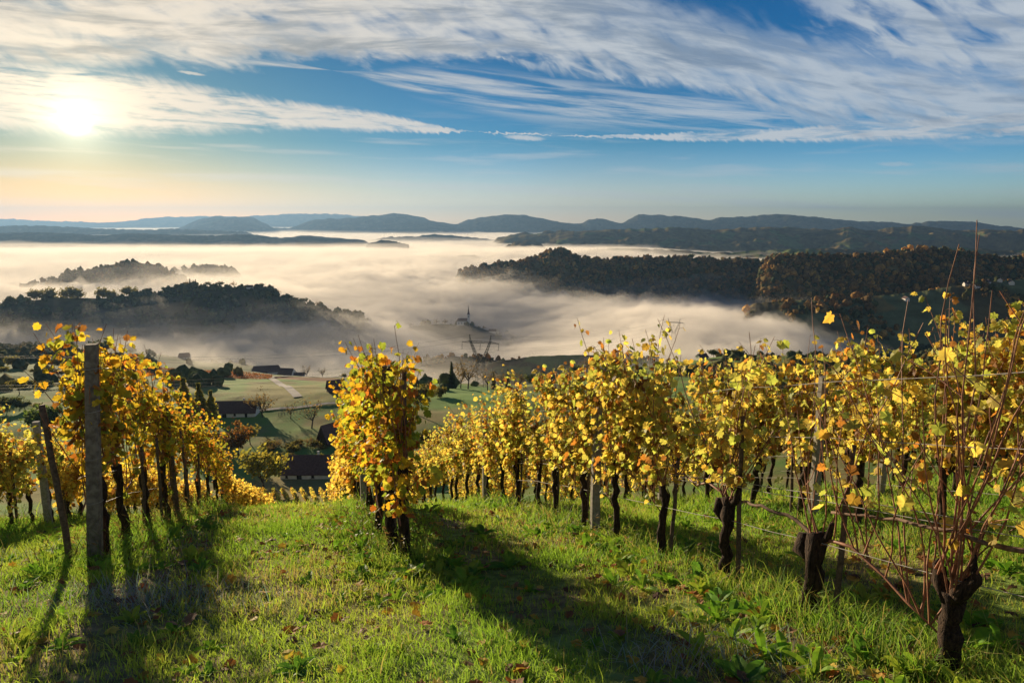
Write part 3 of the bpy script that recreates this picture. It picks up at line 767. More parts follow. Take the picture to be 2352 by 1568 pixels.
# nearest vines of the wired row, each its own plant
def special(seed, row, s, label, group, flip, **kw):
    e = proto(seed, **kw)
    p = ROWS[row] + DIR * s
    e.location = (p.x, p.y, Hs(p.x, p.y) - .02); e.rotation_euler = (0, 0, RZ + (math.pi if flip else 0))
    return tag(e, label, 'grapevine', group)
GW = 'vines of the wired row'
special(611, 'wire', -1.05, 'bare vine just outside the frame whose canes reach in at the edge', GW, False, shape='plain', leaves=26, nshoot=9, head=.5, top=(1.6, 2.2), spread=.45, thick=1.1, bare_low=.4, bearer=False)
special(612, 'wire', 0.0, 'nearly bare vine with a thick forked black trunk and long red canes', GW, True, shape='fork', leaves=46, nshoot=19, head=.50, top=(1.9, 2.6), spread=.34, thick=1.12, bare_low=.3, low=.6, lean_=.01, cr_=1.05, bearer=False)
special(613, 'wire', 1.03, 'gnarled vine trunk with a lumpy knob head leaning on a stake', GW, False, shape='knob', leaves=130, nshoot=20, head=.55, low=.95, top=(1.7, 2.4), spread=.55, thick=1.25, bare_low=.25, lean_=.04)
special(614, 'wire', 2.05, 'sparse vine tied to a post, third from the forked trunk', GW, False, shape='knob', leaves=380, nshoot=17, head=.70, low=.95, top=(1.7, 2.4), spread=.7, thick=1.0, bare_low=.15, lean_=.04)
special(615, 'wire', 3.05, 'half-bare yellow vine with crossing canes, fourth from the forked trunk', GW, True, shape='plain', leaves=800, nshoot=17, head=.78, low=.9, top=(1.85, 2.5), spread=.7, thick=.9)
row_vines('wire', 4.05, 25, .98, DENSE, 'wired row past the half-bare vines', GW, unique=12)
row_vines('second', -2.55, 30, .98, LIGHT, 'row just behind the wired row', 'vines of the row behind the wired row', unique=12, fade=(DENSE, 5), vis=4)
row_vines('third', -2.7, 25, 1.0, DENSE, 'third row up from the grassy lane', 'vines of the third row', unique=10, vis=6)
row_vines('fourth', -1.65, 21, 1.05, DENSE, 'last row up at the top of the slope', 'vines of the last row', unique=8, vis=7)
row_vines('tip', .28, 3, .55, GREEN, 'bushy row end in the middle', 'vines of the middle row', unique=9, look='green and gold')
row_vines('tip', 1.95, 24, .95, GREEN, 'middle row behind its bushy end', 'vines of the middle row', unique=9, fade=(GOLD, 7), look='tall golden')
row_vines('post', .12, 26, .95, OLIVE, 'row at the concrete end post', 'vines of the row at the concrete end post', unique=12, fade=(GOLD, 10), look='olive and amber', taper=.042, sc=1.12)
row_vines('outer', 2.0, 28, .75, LIGHT, 'lower row past the concrete post', 'vines of the lower row', unique=11, fade=(GOLD, 6), look='thin amber', sc=.84, vis=3)

def cleanup(*groups):
    for g in groups:
        for e in g:
            if e.as_pointer() not in USED:
                for c in KIDS.get(e.as_pointer(), []): bpy.data.objects.remove(c)
                bpy.data.objects.remove(e)
cleanup(DENSE, OLIVE, GREEN, LIGHT, GOLD)

# ------------------------------------------------------------------ posts, stakes and wires
def post_mesh(name, h, w, mat, square=True, lean=(0, 0), top=.85):
    m = MB(); r = random.Random(int(h * 1000 + w * 9999))
    n = 8
    if square:
        segs = 6
        for i in range(segs + 1):
            z = -.15 + (h + .15) * i / segs; k = 1 - (1 - top) * i / segs
            c = (lean[0] * z, lean[1] * z)
            ch = w * .14
            ring = [(-w / 2 + ch, -w / 2), (w / 2 - ch, -w / 2), (w / 2, -w / 2 + ch), (w / 2, w / 2 - ch), (w / 2 - ch, w / 2), (-w / 2 + ch, w / 2), (-w / 2, w / 2 - ch), (-w / 2, -w / 2 + ch)]
            m.v += [(c[0] + x * k + r.uniform(-.002, .002), c[1] + y * k + r.uniform(-.002, .002), z) for x, y in ring]; m.c += [(1, 1, 1)] * n
        for i in range(segs):
            m.f += [(i * n + k, i * n + (k + 1) % n, (i + 1) * n + (k + 1) % n, (i + 1) * n + k) for k in range(n)]
        m.f += [tuple(range(segs * n, segs * n + n))]
    else:
        pts = [(lean[0] * z + r.uniform(-.006, .006), lean[1] * z + r.uniform(-.006, .006), z) for z in np.linspace(-.15, h, 8)]
        m.tube(pts, [w / 2 * (1 - (1 - top) * i / 7) for i in range(8)], 8, wob=.08)
    return m.mesh(name, mat, smooth=not square)
def put_post(name, p, me, label, cat, group=None, rz=0.0):
    o = link(name, me, loc=(p.x, p.y, Hs(p.x, p.y))); o.rotation_euler = (0, 0, rz)
    return tag(o, label, cat, group)
ROTP = RZ
p = ROWS['post']
o = put_post('concrete_post', p, post_mesh('concrete_post', 2.12, .125, M['old_concrete'], True, (-.02, -.085), .78), 'tall concrete end post leaning slightly before its vine row', 'post', None, ROTP)
for z in (.62, 1.05, 1.5, 1.9):
    t_ = MB(); t_.tube([(-.02 * z + math.cos(a) * .075, -.085 * z + math.sin(a) * .075, z + .004 * math.sin(a * 2)) for a in np.linspace(0, 6.283, 13)], .0022, 4)
    child(o, 'wire_loop', t_.mesh('wire_loop', M['wire']))
put_post('wooden_stake', p + Vector((-.22, -.02, 0)), post_mesh('wooden_stake', 1.55, .062, M['stake'], False, (-.07, .02), .85), 'thin dark wooden stake beside the tall concrete end post', 'stake', None)
put_post('wooden_stake', ROWS['post'] + DIR * 3.3 + NRM * .1, post_mesh('wooden_stake', 1.75, .085, M['stake'], False, (-.01, 0), .8), 'dark timber stake inside the olive and amber vine row', 'stake')
put_post('wooden_stake', ROWS['tip'] + NRM * .09 + DIR * .02, post_mesh('wooden_stake', 1.9, .05, M['stake'], False, (.015, .0), .85), 'grey stake tied to the bushy vine at the middle row end', 'stake')
put_post('wooden_stake', ROWS['tip'] + DIR * .55, post_mesh('wooden_stake', 2.0, .11, M['stake'], True, (.01, .0), .9), 'square weathered post hidden among the leaves of the middle row', 'stake')
bk = proto(621, shape='plain', leaves=110, nshoot=8, P=OLV, head=1.0, top=(1.85, 2.4), spread=.25, thick=1.0, low=1.35, bearer=False)
pp = ROWS['tip'] + NRM * .06 - DIR * .12
bk.location = (pp.x, pp.y, Hs(pp.x, pp.y) - .02); bk.rotation_euler = (0, 0, RZ); tag(bk, 'tall dark vine trunk at the very end of the middle row', 'grapevine', 'vines of the middle row')
cp = post_mesh('concrete_post', 1.85, .105, M['concrete'], True, (0, 0), .9)
for row, s_, lab in (('wire', 4.72, 'pale concrete post in the wired row before the dense vines'), ('second', 4.05, 'pale concrete post in the row behind the knob-headed vine'), ('second', 7.8, 'small concrete post further down the row behind the wires'),
                     ('third', .9, 'thin pale post up the slope behind the forked vine'), ('third', 5.6, 'small pale post in the third vine row'), ('wire', 10.2, 'concrete post among the dense vines of the wired row'), ('tip', 4.6, 'concrete post showing at the foot of the middle row'), ('outer', 5.6, 'pale slim post in the lower row beyond the concrete end post')):
    p = ROWS[row] + DIR * s_
    put_post('concrete_post', p, cp, lab, 'post', None, ROTP + rv.uniform(-.1, .1))
sk = [post_mesh('vine_stake', h_, .042, M['stake'], False, l_, .85) for h_, l_ in ((1.25, (.02, .01)), (1.45, (-.03, 0)), (1.1, (.04, .02)))]
for k, (row, s_) in enumerate([('wire', x) for x in (.86, 1.92, 3.0, 5.1, 6.1, 8.0, 9.1)] + [('second', x) for x in (.5, 1.5, 3.4, 4.5)] + [('post', x) for x in (1.7, 2.6, 4.6, 5.5)] + [('outer', x) for x in (4.3, 6.3, 7.4)] + [('tip', x) for x in (2.0, 3.0)]):
    p = ROWS[row] + DIR * s_ + NRM * .05
    nm = {'wire': 'wired row', 'second': 'row behind the wired row', 'post': 'row at the concrete end post', 'outer': 'lower row', 'tip': 'middle row'}[row]
    kk = sum(1 for a in ([('wire', 0)]) if 0)
    lab = 'slanting stake leaning against the knob-headed vine trunk' if (row, s_) == ('wire', .86) else 'thin brown stake among the vine trunks of the %s' % nm
    put_post('vine_stake', p, sk[k % 3], lab, 'stake', 'stakes in the ' + nm)
def wire(row, s0, s1, z, rr, label, group, dn=0.0):
    m = MB(); pts = []
    n = max(8, int((s1 - s0) / .5))
    for i in range(n + 1):
        s_ = s0 + (s1 - s0) * i / n; p = ROWS[row] + DIR * s_ + NRM * dn
        pts.append((p.x, p.y, Hs(p.x, p.y) * .5 + .25 * (Hs(p.x - DIR.x * .7, p.y - DIR.y * .7) + Hs(p.x + DIR.x * .7, p.y + DIR.y * .7)) + z - .012 * math.sin(i * 1.9) ** 2))
    m.tube(pts, rr, 5)
    tag(link('trellis_wire', m.mesh('trellis_wire', M['wire'], smooth=True)), label, 'wire', group)
for row, s0, s1, nm in (('wire', -3.0, 26, 'wired row'), ('second', -4.5, 24, 'row behind the wired row'), ('third', -2, 16, 'third row'), ('tip', .0, 20, 'middle row'), ('post', 0, 20, 'row at the concrete end post')):
    zs = [(.56, 'lowest bare'), (.86, 'second lowest'), (.90, 'doubled second'), (1.30, 'chest-high'), (1.68, 'topmost')]
    if row != 'wire': zs = [zs[0], zs[1], zs[3], zs[4]]
    for z, w_ in zs:
        wire(row, s0, s1, z + (0.06 if row == 'tip' else 0), .0026, '%s galvanised wire strung along the %s' % (w_, nm), 'wires of the ' + nm, .03 if z == .90 else 0)
# the long bearer cane tied down along the lower wire between the bare vines
def bearer(a, b, row, label, sag, z0, z1):
    m = MB(); P = []
    r = random.Random(3)
    for i in range(15):
        t = i / 14; p = ROWS[row] + DIR * (a + (b - a) * t) + NRM * (.03 * math.sin(t * 9))
        P.append((p.x, p.y, Hs(p.x, p.y) + z0 + (z1 - z0) * t + sag * math.sin(t * math.pi) + r.uniform(-.012, .012)))
    m.tube(P, [.016 - .007 * i / 14 for i in range(15)], 7, wob=.14)
    tag(link('bearer_cane', m.mesh('bearer_cane', M['cordon'], smooth=True)), label, 'vine cane')
bearer(-.9, .92, 'wire', 'long pale arched vine cane tied low across the bare vines', .07, .72, .78)
bearer(1.05, 2.1, 'wire', 'bent grey vine cane running into the knob-headed trunk', .10, .58, .70)

# ------------------------------------------------------------------ grass, weeds and fallen leaves
def scatter(n, f0, f1, pw, um=1.05):
    """points in the fan before the camera, density falling with depth"""
    f = (f0 ** pw + (f1 ** pw - f0 ** pw) * rng.random(n)) ** (1 / pw)
    u = rng.uniform(-um, um, n)
    return u * f, f
def rowdist(x, y):
    """distance across the slope to the closest vine row"""
    d = np.full(np.shape(x), 9.0)
    for r_ in ROWS.values():
        dd = np.abs((x - r_.x) * NRM.x + (y - r_.y) * NRM.y)
        al = (x - r_.x) * DIR.x + (y - r_.y) * DIR.y
        ok = al > (-99 if r_ is not ROWS['tip'] and r_ is not ROWS['post'] else -.4)
        d = np.where(ok, np.minimum(d, dd), d)
    return d
def build_grass():
    N = 540000
    x, y = scatter(N, 1.5, 19, 1.15)
    dry = fbm(x * .55, y * .55, 61, 4); cl = fbm(x * 2.6, y * 2.6, 63, 3)
    rd = rowdist(x, y)
    bare = sst(.18, .42, dry) * .5
    # worn wheel track down the alley
    tr = np.abs((x - ROWS['tip'].x) * NRM.x + (y - ROWS['tip'].y) * NRM.y - .85)
    bare = np.maximum(bare, sst(.5, .1, tr + cl * .3) * .8)
    tr2 = np.abs((x - ROWS['post'].x) * NRM.x + (y - ROWS['post'].y) * NRM.y - .75)
    bare = np.maximum(bare, sst(.45, .1, tr2 + cl * .3) * .7)
    keep = rng.random(N) > bare
    x, y, dry, cl, rd = x[keep], y[keep], dry[keep], cl[keep], rd[keep]; n = len(x)
    z = H(x, y)
    tall = (1 + 1.3 * sst(.55, .1, rd)) * (.75 + .7 * sst(-.2, .4, cl))
    h = rng.gamma(6, .0086, n) * tall * np.clip(.9 + .03 * y, .9, 1.4)
    w = np.maximum(.0026, y * .00058) * rng.uniform(.7, 1.4, n)
    a = rng.uniform(0, 2 * np.pi, n); b = rng.uniform(.15, 1.0, n) * h
    la = rng.uniform(0, 2 * np.pi, n)
    dx, dy = np.cos(a), np.sin(a); lx, ly = np.cos(la) * b, np.sin(la) * b
    base = np.stack([x, y, z - .008], -1)
    sd = np.stack([dx * w, dy * w, 0 * w], -1)
    mid = base + np.stack([lx * .35, ly * .35, h * .62], -1); tip = base + np.stack([lx, ly, h * rng.uniform(.78, 1.05, n)], -1)
    V = np.stack([base - sd, base + sd, mid + sd * .8, mid - sd * .8, tip], 1).reshape(-1, 3)
    o = np.arange(n) * 5
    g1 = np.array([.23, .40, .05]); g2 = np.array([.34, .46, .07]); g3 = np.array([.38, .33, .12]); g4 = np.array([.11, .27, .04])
    t = sst(-.5, .5, fbm(x * .8, y * .8, 65, 3))[:, None]
    c = g1 * (1 - t) + g2 * t
    k = (rng.random(n) < .07 + .3 * sst(.05, .35, dry))[:, None]; c = np.where(k, g3, c)
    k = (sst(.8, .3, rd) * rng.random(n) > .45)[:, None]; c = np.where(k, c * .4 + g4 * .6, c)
    c = c * rng.uniform(.7, 1.25, (n, 1))
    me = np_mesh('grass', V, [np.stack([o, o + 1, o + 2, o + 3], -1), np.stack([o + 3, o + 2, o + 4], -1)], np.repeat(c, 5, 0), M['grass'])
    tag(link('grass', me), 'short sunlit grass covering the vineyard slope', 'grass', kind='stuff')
build_grass()

def build_weeds():
    r = random.Random(12); mb = MB()
    def blade(p, d, L, w, col):
        d = Vector(d).normalized(); sd = d.cross(Vector((0, 0, 1))); sd = sd.normalized() if sd.length > 1e-4 else Vector((1, 0, 0))
        up = Vector((0, 0, 1)); pts = []
        el = r.uniform(.35, 1.25)
        for t, ww in ((0, .25), (.3, .8), (.6, 1.0), (.85, .6), (1.0, .05)):
            c = p + d * (L * t * math.cos(el) * (1 + .2 * t)) + up * (L * (t * math.sin(el) - .42 * t * t))
            e = sd * w * ww * .5; k = up * (w * .18)
            pts.append((c - e + k, c, c + e + k))
        b = len(mb.v); mb.v += [tuple(q_) for row in pts for q_ in row]; mb.c += [tuple(x * r.uniform(.9, 1.1) for x in col) for _ in range(15)]
        for i in range(4):
            for j in range(2): mb.f.append((b + i * 3 + j, b + i * 3 + j + 1, b + i * 3 + 4 + j, b + i * 3 + 3 + j))
    spots = []
    def near_row(row, s0, s1, n, sp):
        for _ in range(n):
            p = ROWS[row] + DIR * r.uniform(s0, s1) + NRM * r.gauss(0, sp); spots.append((p.x, p.y))
    near_row('wire', -1.2, 5, 230, .40); near_row('wire', 4, 12, 120, .35); near_row('second', -1, 9, 150, .5); near_row('third', 0, 9, 40, .6)
    near_row('tip', -1.5, .8, 70, .35); near_row('tip', .5, 7, 60, .35); near_row('post', -.8, 5, 55, .4); near_row('outer', 2, 9, 40, .5)
    for _ in range(190):
        f = r.uniform(2.0, 9); spots.append((r.uniform(-.9, .8) * f, f))
    for x, y in spots:
        z = Hs(x, y); k = r.uniform(.5, 1.2) * (.75 if x < 1 and y < 5 else 1.1); n = r.randint(6, 12)
        col = r.choice([(.15, .32, .03), (.22, .38, .04), (.11, .25, .035), (.28, .38, .045)])
        wd = r.uniform(.25, .42)
        for i in range(n):
            a = i / n * 6.283 + r.uniform(-.4, .4); L = r.uniform(.09, .2) * k
            blade(Vector((x, y, z - .01)), (math.cos(a), math.sin(a), 0), L, L * wd, col)
    tag(link('weeds', mb.mesh('weeds', M['grass'], col=True)), 'broad-leaved green weeds growing round the vine feet', 'weeds', kind='stuff')
    # dry tall stems and frosty tufts
    mb2 = MB()
    for row, s0, s1, n, h in (('tip', -.3, 4, 260, .42), ('post', -.3, 7, 420, .40), ('outer', 2.5, 9, 200, .4), ('wire', 3.5, 11, 160, .3), ('second', -1, 6, 90, .32)):
        for _ in range(n):
            p = ROWS[row] + DIR * r.uniform(s0, s1) + NRM * r.gauss(0, .28)
            b = Vector((p.x, p.y, Hs(p.x, p.y) - .01)); d = (r.uniform(-.35, .35), r.uniform(-.35, .35), 1)
            c = r.choice([(.20, .13, .06), (.16, .16, .05), (.10, .15, .03)])
            hh = h * r.uniform(.4, 1.15)
            mb2.tube([b, b + Vector(d) * hh * .5, b + Vector((d[0] * 1.5, d[1] * 1.5, 1)) * hh], [.0028, .002, .0012], 3, cap=False, col=c)
            for j in range(r.randint(2, 5)):
                q_ = b + Vector(d) * hh * r.uniform(.3, 1); e = Vector((r.uniform(-1, 1), r.uniform(-1, 1), r.uniform(-.2, .8))) * .035
                mb2.add([q_, q_ + e + Vector((.008, 0, .006)), q_ + e * 1.6, q_ + e - Vector((.008, 0, .006))], [(0, 1, 2, 3)], c)
    tag(link('dry_weeds', mb2.mesh('dry_weeds', M['grass'], col=True)), 'tall dry weed stems standing along the vine rows', 'weeds', kind='stuff')
    mb3 = MB()
    for cx, cy, rr_, n in ((-2.75, 4.75, .42, 900), (1.15, 3.55, .35, 420), (-4.6, 6.6, .8, 700)):
        for _ in range(n):
            x = cx + r.gauss(0, rr_); y = cy + r.gauss(0, rr_ * .55); b = Vector((x, y, Hs(x, y)))
            a = r.uniform(0, 6.283); L = r.uniform(.06, .15); e = Vector((math.cos(a), math.sin(a), r.uniform(.2, 1.2))) * L
            sd = Vector((-math.sin(a), math.cos(a), 0)) * .0022
            c = tuple(x_ * r.uniform(.7, 1.1) for x_ in (.30, .36, .34))
            mb3.add([b - sd, b + sd, b + e * .6 + sd + Vector((0, 0, .01)), b + e * .6 - sd + Vector((0, 0, .01)), b + e], [(0, 1, 2, 3), (3, 2, 4)], c)
    tag(link('frosted_grass', mb3.mesh('frosted_grass', M['grass'], col=True)), 'frosty grey grass tufts beside the leaning stake', 'grass', kind='stuff')
    lf = MB()
    for _ in range(2300):
        if r.random() < .55:
            row = r.choice(('wire', 'wire', 'second', 'post', 'tip', 'third')); p = ROWS[row] + DIR * r.uniform(-.6, 9) + NRM * r.gauss(0, .55); x, y = p.x, p.y
        else: y = r.uniform(2, 11); x = r.uniform(-.9, .85) * y
        z = Hs(x, y) + r.uniform(.012, .05); a = r.uniform(0, 6.283)
        c = r.choice([(.62, .46, .07), (.55, .34, .05), (.45, .16, .03), (.30, .12, .04), (.22, .09, .04), (.50, .28, .04), (.26, .15, .08), (.14, .07, .04)])
        leaf(lf, Vector((x, y, z)), Vector((math.cos(a), math.sin(a), r.uniform(-.3, .3))), Vector((r.uniform(-.4, .4), r.uniform(-.4, .4), 1)), r.uniform(.05, .095), c, r)
    tag(link('fallen_leaves', lf.mesh('fallen_leaves', M['litter'], col=True)), 'orange and brown fallen vine leaves on the grass', 'leaves', kind='stuff')
build_weeds()

# ------------------------------------------------------------------ woods on the hills
def ico():
    import bmesh
    bm = bmesh.new(); bmesh.ops.create_icosphere(bm, subdivisions=2, radius=1)
    v = np.array([q_.co[:] for q_ in bm.verts]); f = np.array([[w.index for w in p_.verts] for p_ in bm.faces]); bm.free()
    return v, f
IV, IF = ico()
def crowns(name, P, R, C, label, squash=1.15, cat='woods'):
    n = len(P); k = len(IV)
    a = rng.uniform(0, 6.283, n); ca, sa = np.cos(a), np.sin(a)
    base = IV[None] * (1 + rng.uniform(-.42, .42, (n, k, 1)))
    x = base[..., 0] * ca[:, None] - base[..., 1] * sa[:, None]; y = base[..., 0] * sa[:, None] + base[..., 1] * ca[:, None]; z = base[..., 2] * squash
    V = np.stack([x, y, z], -1) * R[:, None, None] * rng.uniform(.8, 1.2, (n, 1, 3)) + P[:, None, :]
    fc = (IF[None] + (np.arange(n) * k)[:, None, None]).reshape(-1, 3)
    cc = np.repeat(C, k, 0) * rng.uniform(.6, 1.4, (n * k, 1))
    me = np_mesh(name, V.reshape(-1, 3), [fc], cc, M['forest'])
    return tag(link(name, me), label, cat, kind='stuff')
WOODS = np.array([(.075, .050, .022), (.095, .060, .024), (.055, .050, .020), (.040, .045, .020), (.028, .036, .018), (.11, .065, .022), (.16, .10, .03)]) * 3.0
def wood_on(key, n, rad_, label, thr=-9, vmin=.12, tint=1.0, pick=None):
    X, Y, Z, C = HILL[key]; m, w = X.shape
    i = rng.integers(0, m - 1, n * 4); j = rng.integers(int(w * vmin), w - 9, n * 4)
    # area weighting across the slope
    l_ = np.hypot(np.diff(X, axis=1), np.diff(Y, axis=1)); wt = l_[i, np.minimum(j, w - 2)]
    k = rng.random(n * 4) < wt / wt.max(); i, j = i[k][:n], j[k][:n]
    tx, ty = rng.random(len(i)), rng.random(len(i))
    def lerp(A): return (A[i, j] * (1 - tx) + A[i + 1, j] * tx) * (1 - ty) + (A[i, j + 1] * (1 - tx) + A[i + 1, j + 1] * tx) * ty
    x, y, z = lerp(X), lerp(Y), lerp(Z)
    ok = (fbm(x / 90, y / 90, 71, 4) > thr) & (z > -262)
    ok &= fbm(x / 28, y / 28, 79, 3) > -.42
    x, y, z = x[ok], y[ok], z[ok]
    R = (.42 + 1.5 * rng.random(len(x)) ** 2.2) * rad_ * (1 + .35 * fbm(x / 70, y / 70, 77, 3))
    if pick is None: pick = (0, 1, 2, 3, 4, 5, 0, 6, 1)
    c = WOODS[np.array(pick)[rng.integers(0, len(pick), len(x))]] * tint
    c = c * (1 + .35 * fbm(x / 60, y / 60, 73, 3)[:, None])
    crowns('woods', np.stack([x, y, z + R * .55], -1), R, c, label)
wood_on('big', 9000, 4.6, 'brown autumn woods over the long hill')
wood_on('east', 9500, 4.6, 'autumn woods over the hill with the steep end')
wood_on('shelf', 2600, 4.0, 'patches of woodland on the low hill shelf', thr=.06)
wood_on('isle', 2600, 3.9, 'dark woods on the hill island in the fog', thr=-.45, pick=(2, 3, 4, 4, 3))
wood_on('isle2', 1200, 4.2, 'woods on the round hilltop behind the island', pick=(2, 3, 4, 0))
wood_on('isle3', 200, 5.0, 'faint woods on the hilltop in bright fog', pick=(2, 3, 4))
wood_on('knoll', 420, 3.2, 'dim bushes on the low knoll in the fog', thr=-.1)
wood_on('bank', 420, 3.2, 'bushes on the green bank in the mist', thr=.02)
wood_on('church', 700, 3.6, 'misty bushes on the church hill', thr=.0, pick=(2, 3, 4))
def slope_woods():
    n = 9000
    f = np.exp(rng.uniform(math.log(330), math.log(1300), n)); u = rng.uniform(-.95, 1.1, n); x = u * f
    n2 = fbm(x / 30, f / 30, 23, 5); n3 = fbm(x / 9, f / 9, 25, 4)
    k = sst(.0, .25, n2 + .25 * n3 - .12 + .35 * sst(.35, .6, u) + .25 * sst(.42, .6, -u) * sst(360, 560, f)) * sst(320, 480, f)
    k = k * (1 - sst(.1, .16, -u) * sst(.42, .36, -u)) * (1 - sst(-.12, -.05, u) * sst(.22, .15, u) * sst(620, 560, f))
    k = k * (1 - sst(-.40, -.30, u) * sst(.34, .26, u) * sst(540, 580, f)) * (1 - .92 * sst(-.62, -.52, u) * sst(-.12, -.2, u) * sst(380, 430, f))
    ok = rng.random(n) < k; x, f = x[ok], f[ok]; z = H(x, f)
    R = rng.uniform(.6, 1.4, len(x)) * 3.4
    c = WOODS[rng.integers(2, 5, len(x))] * 1.1
    crowns('woods', np.stack([x, f, z + R * .6], -1), R, c, 'scrub and woodland on the valley slopes')
slope_woods()

# ------------------------------------------------------------------ trees
def tree_proto(kind, seed, cols, H_=10.0, wid=1.0, n=900, qs=.55):
    r = random.Random(seed); random.seed(seed); tr = MB(); cr = MB()
    def leafq(p, s_, c):
        a = Vector((r.gauss(0, 1), r.gauss(0, 1), r.gauss(0, 1))).normalized(); b = a.orthogonal().normalized() * s_; c2 = a.cross(b)
        k = r.uniform(.7, 1.25); cc = tuple(x * k for x in c)
        cr.add([p - b, p + c2 * .6, p + b, p - c2 * .6], [(0, 1, 2, 3)], cc)
    if kind in ('round', 'bare', 'bush'):
        th = H_ * (.28 if kind != 'bush' else .08)
        T = wander((0, 0, -.4), (r.uniform(-.12, .12), r.uniform(-.1, .1), 1), th + .4, 4, r, .07)
        tr.tube(T, [H_ * .026, H_ * .022, H_ * .02, H_ * .018, H_ * .017], 7)
        tips = []
        for k in range(9 if kind != 'bush' else 12):
            a = k / 9 * 6.283 + r.uniform(-.3, .3); e = r.uniform(.35, 1.3)
            d = Vector((math.cos(a) * math.cos(e), math.sin(a) * math.cos(e), math.sin(e)))
            L = H_ * r.uniform(.34, .58) * (1.0 if e > .8 else wid)
            P_ = wander(T[-1] - Vector((0, 0, r.uniform(0, th * .25))), d, L, 5, r, .16, -.05)
            tr.tube(P_, [H_ * .011 * (1 - i * .16) for i in range(6)], 5, cap=False)
            tips += [(P_[3], .8), (P_[4], .9), (P_[5], 1.0)]
            for j in range(4 if kind != 'bare' else 8):
                s0 = P_[r.randint(2, 5)]
                Q_ = wander(s0, d + Vector((r.uniform(-1, 1), r.uniform(-1, 1), r.uniform(-.2, .9))), H_ * r.uniform(.10, .24), 4, r, .2)
                tr.tube(Q_, [H_ * .0045, H_ * .004, H_ * .003, H_ * .002, H_ * .0012], 3, cap=False); tips.append((Q_[4], .8))
        for k in range(n):
            p, w_ = r.choice(tips); sg = H_ * .075 * w_
            leafq(p + Vector((r.gauss(0, sg), r.gauss(0, sg), r.gauss(0, sg * .8))), qs * r.uniform(.5, 1.1), r.choice(cols))
    elif kind == 'poplar':
        tr.tube([(0, 0, -.4), (0, 0, H_ * .5), (.1, 0, H_ * .95)], [H_ * .016, H_ * .01, .03], 6)
        for k in range(22):
            z = H_ * r.uniform(.1, .85); a = r.uniform(0, 6.283); d = Vector((math.cos(a) * .25, math.sin(a) * .25, 1))
            tr.tube([(0, 0, z), Vector((0, 0, z)) + d * H_ * .12], [.05, .02], 3, cap=False)
        for k in range(n):
            t_ = r.random() ** .9; z = H_ * (.06 + .94 * t_); R_ = H_ * .085 * wid * (math.sin(min(1, t_ * 1.05 + .12) * math.pi) ** .6 + .08) * (1 + .25 * math.sin(z * 3.1 + seed))
            a = r.uniform(0, 6.283); q_ = R_ * math.sqrt(r.random())
            leafq(Vector((math.cos(a) * q_, math.sin(a) * q_, z)), qs * r.uniform(.5, 1.0), r.choice(cols))
    else:
        tr.tube([(0, 0, -.4), (0, 0, H_ * .97)], [H_ * .018, .02], 6)
        for k in range(n):
            t_ = r.random() ** 1.4; z = H_ * (.08 + .92 * t_); R_ = H_ * .20 * wid * (1 - t_) * (.75 + .25 * math.sin(z * 5.0 / H_ * 12)) + .08
            a = r.uniform(0, 6.283); q_ = R_ * r.random() ** .5
            leafq(Vector((math.cos(a) * q_, math.sin(a) * q_, z - q_ * .35)), qs * r.uniform(.5, 1.0), r.choice(cols))
    e = empty('tree'); child(e, 'trunk', tr.mesh('trunk', M['trunk'], smooth=True)); child(e, 'crown', cr.mesh('crown', M['crown'], col=True))
    return e
C_OL = [(.18, .16, .04), (.22, .18, .05), (.13, .13, .04)]; C_OR = [(.36, .15, .035), (.30, .14, .04), (.2, .13, .04)]; C_GR = [(.10, .16, .03), (.13, .19, .04), (.08, .11, .03)]
C_YG = [(.28, .26, .045), (.36, .29, .05), (.2, .2, .045)]; C_BR = [(.17, .12, .05), (.22, .14, .05), (.12, .09, .045)]; C_DK = [(.07, .095, .035), (.10, .10, .04), (.06, .075, .035)]
TP = {'olive': tree_proto('round', 1, C_OL, n=1000), 'orange': tree_proto('round', 2, C_OR, n=1300, wid=1.1), 'yellowgreen': tree_proto('round', 3, C_YG, n=1200, wid=1.15), 'green': tree_proto('bush', 4, C_GR, n=1700, qs=.6),
      'bare': tree_proto('bare', 5, C_BR, n=150, qs=.35), 'brown': tree_proto('bare', 6, C_BR, n=420, qs=.4), 'dark': tree_proto('round', 7, C_DK, n=700, qs=.8), 'poplar': tree_proto('poplar', 8, C_YG, H_=10, n=1500, qs=.42),
      'fir': tree_proto('conifer', 9, C_DK, n=1100, qs=.5), 'bush': tree_proto('bush', 10, C_OL, n=900, qs=.7), 'darkpoplar': tree_proto('poplar', 11, C_DK, n=500, qs=.7)}
def put_tree(kind, loc, h, label, group=None, cat='tree', name=None, wide=1.0):
    e = TP[kind]
    if e.as_pointer() in USED: e = copy_tree(e)
    else: USED.add(e.as_pointer())
    if name: e.name = name
    e.location = (loc[0], loc[1], loc[2] - .15); k = h / 10.0
    e.scale = (k * wide, k * wide, k); e.rotation_euler = (0, 0, random.uniform(0, 6.28))
    return tag(e, label, cat, group)
random.seed(44)
for x, h, lb in ((430, 21.5, 'tallest of three slim golden poplars beside the long white house'), (464, 19.5, 'middle one of three slim golden poplars'), (490, 16.5, 'shortest golden poplar, beside the dark roof of the long white house')):
    put_tree('poplar', snap(x, 262), h, lb, 'poplars by the long white house', name='poplar_tree', wide=1.5)
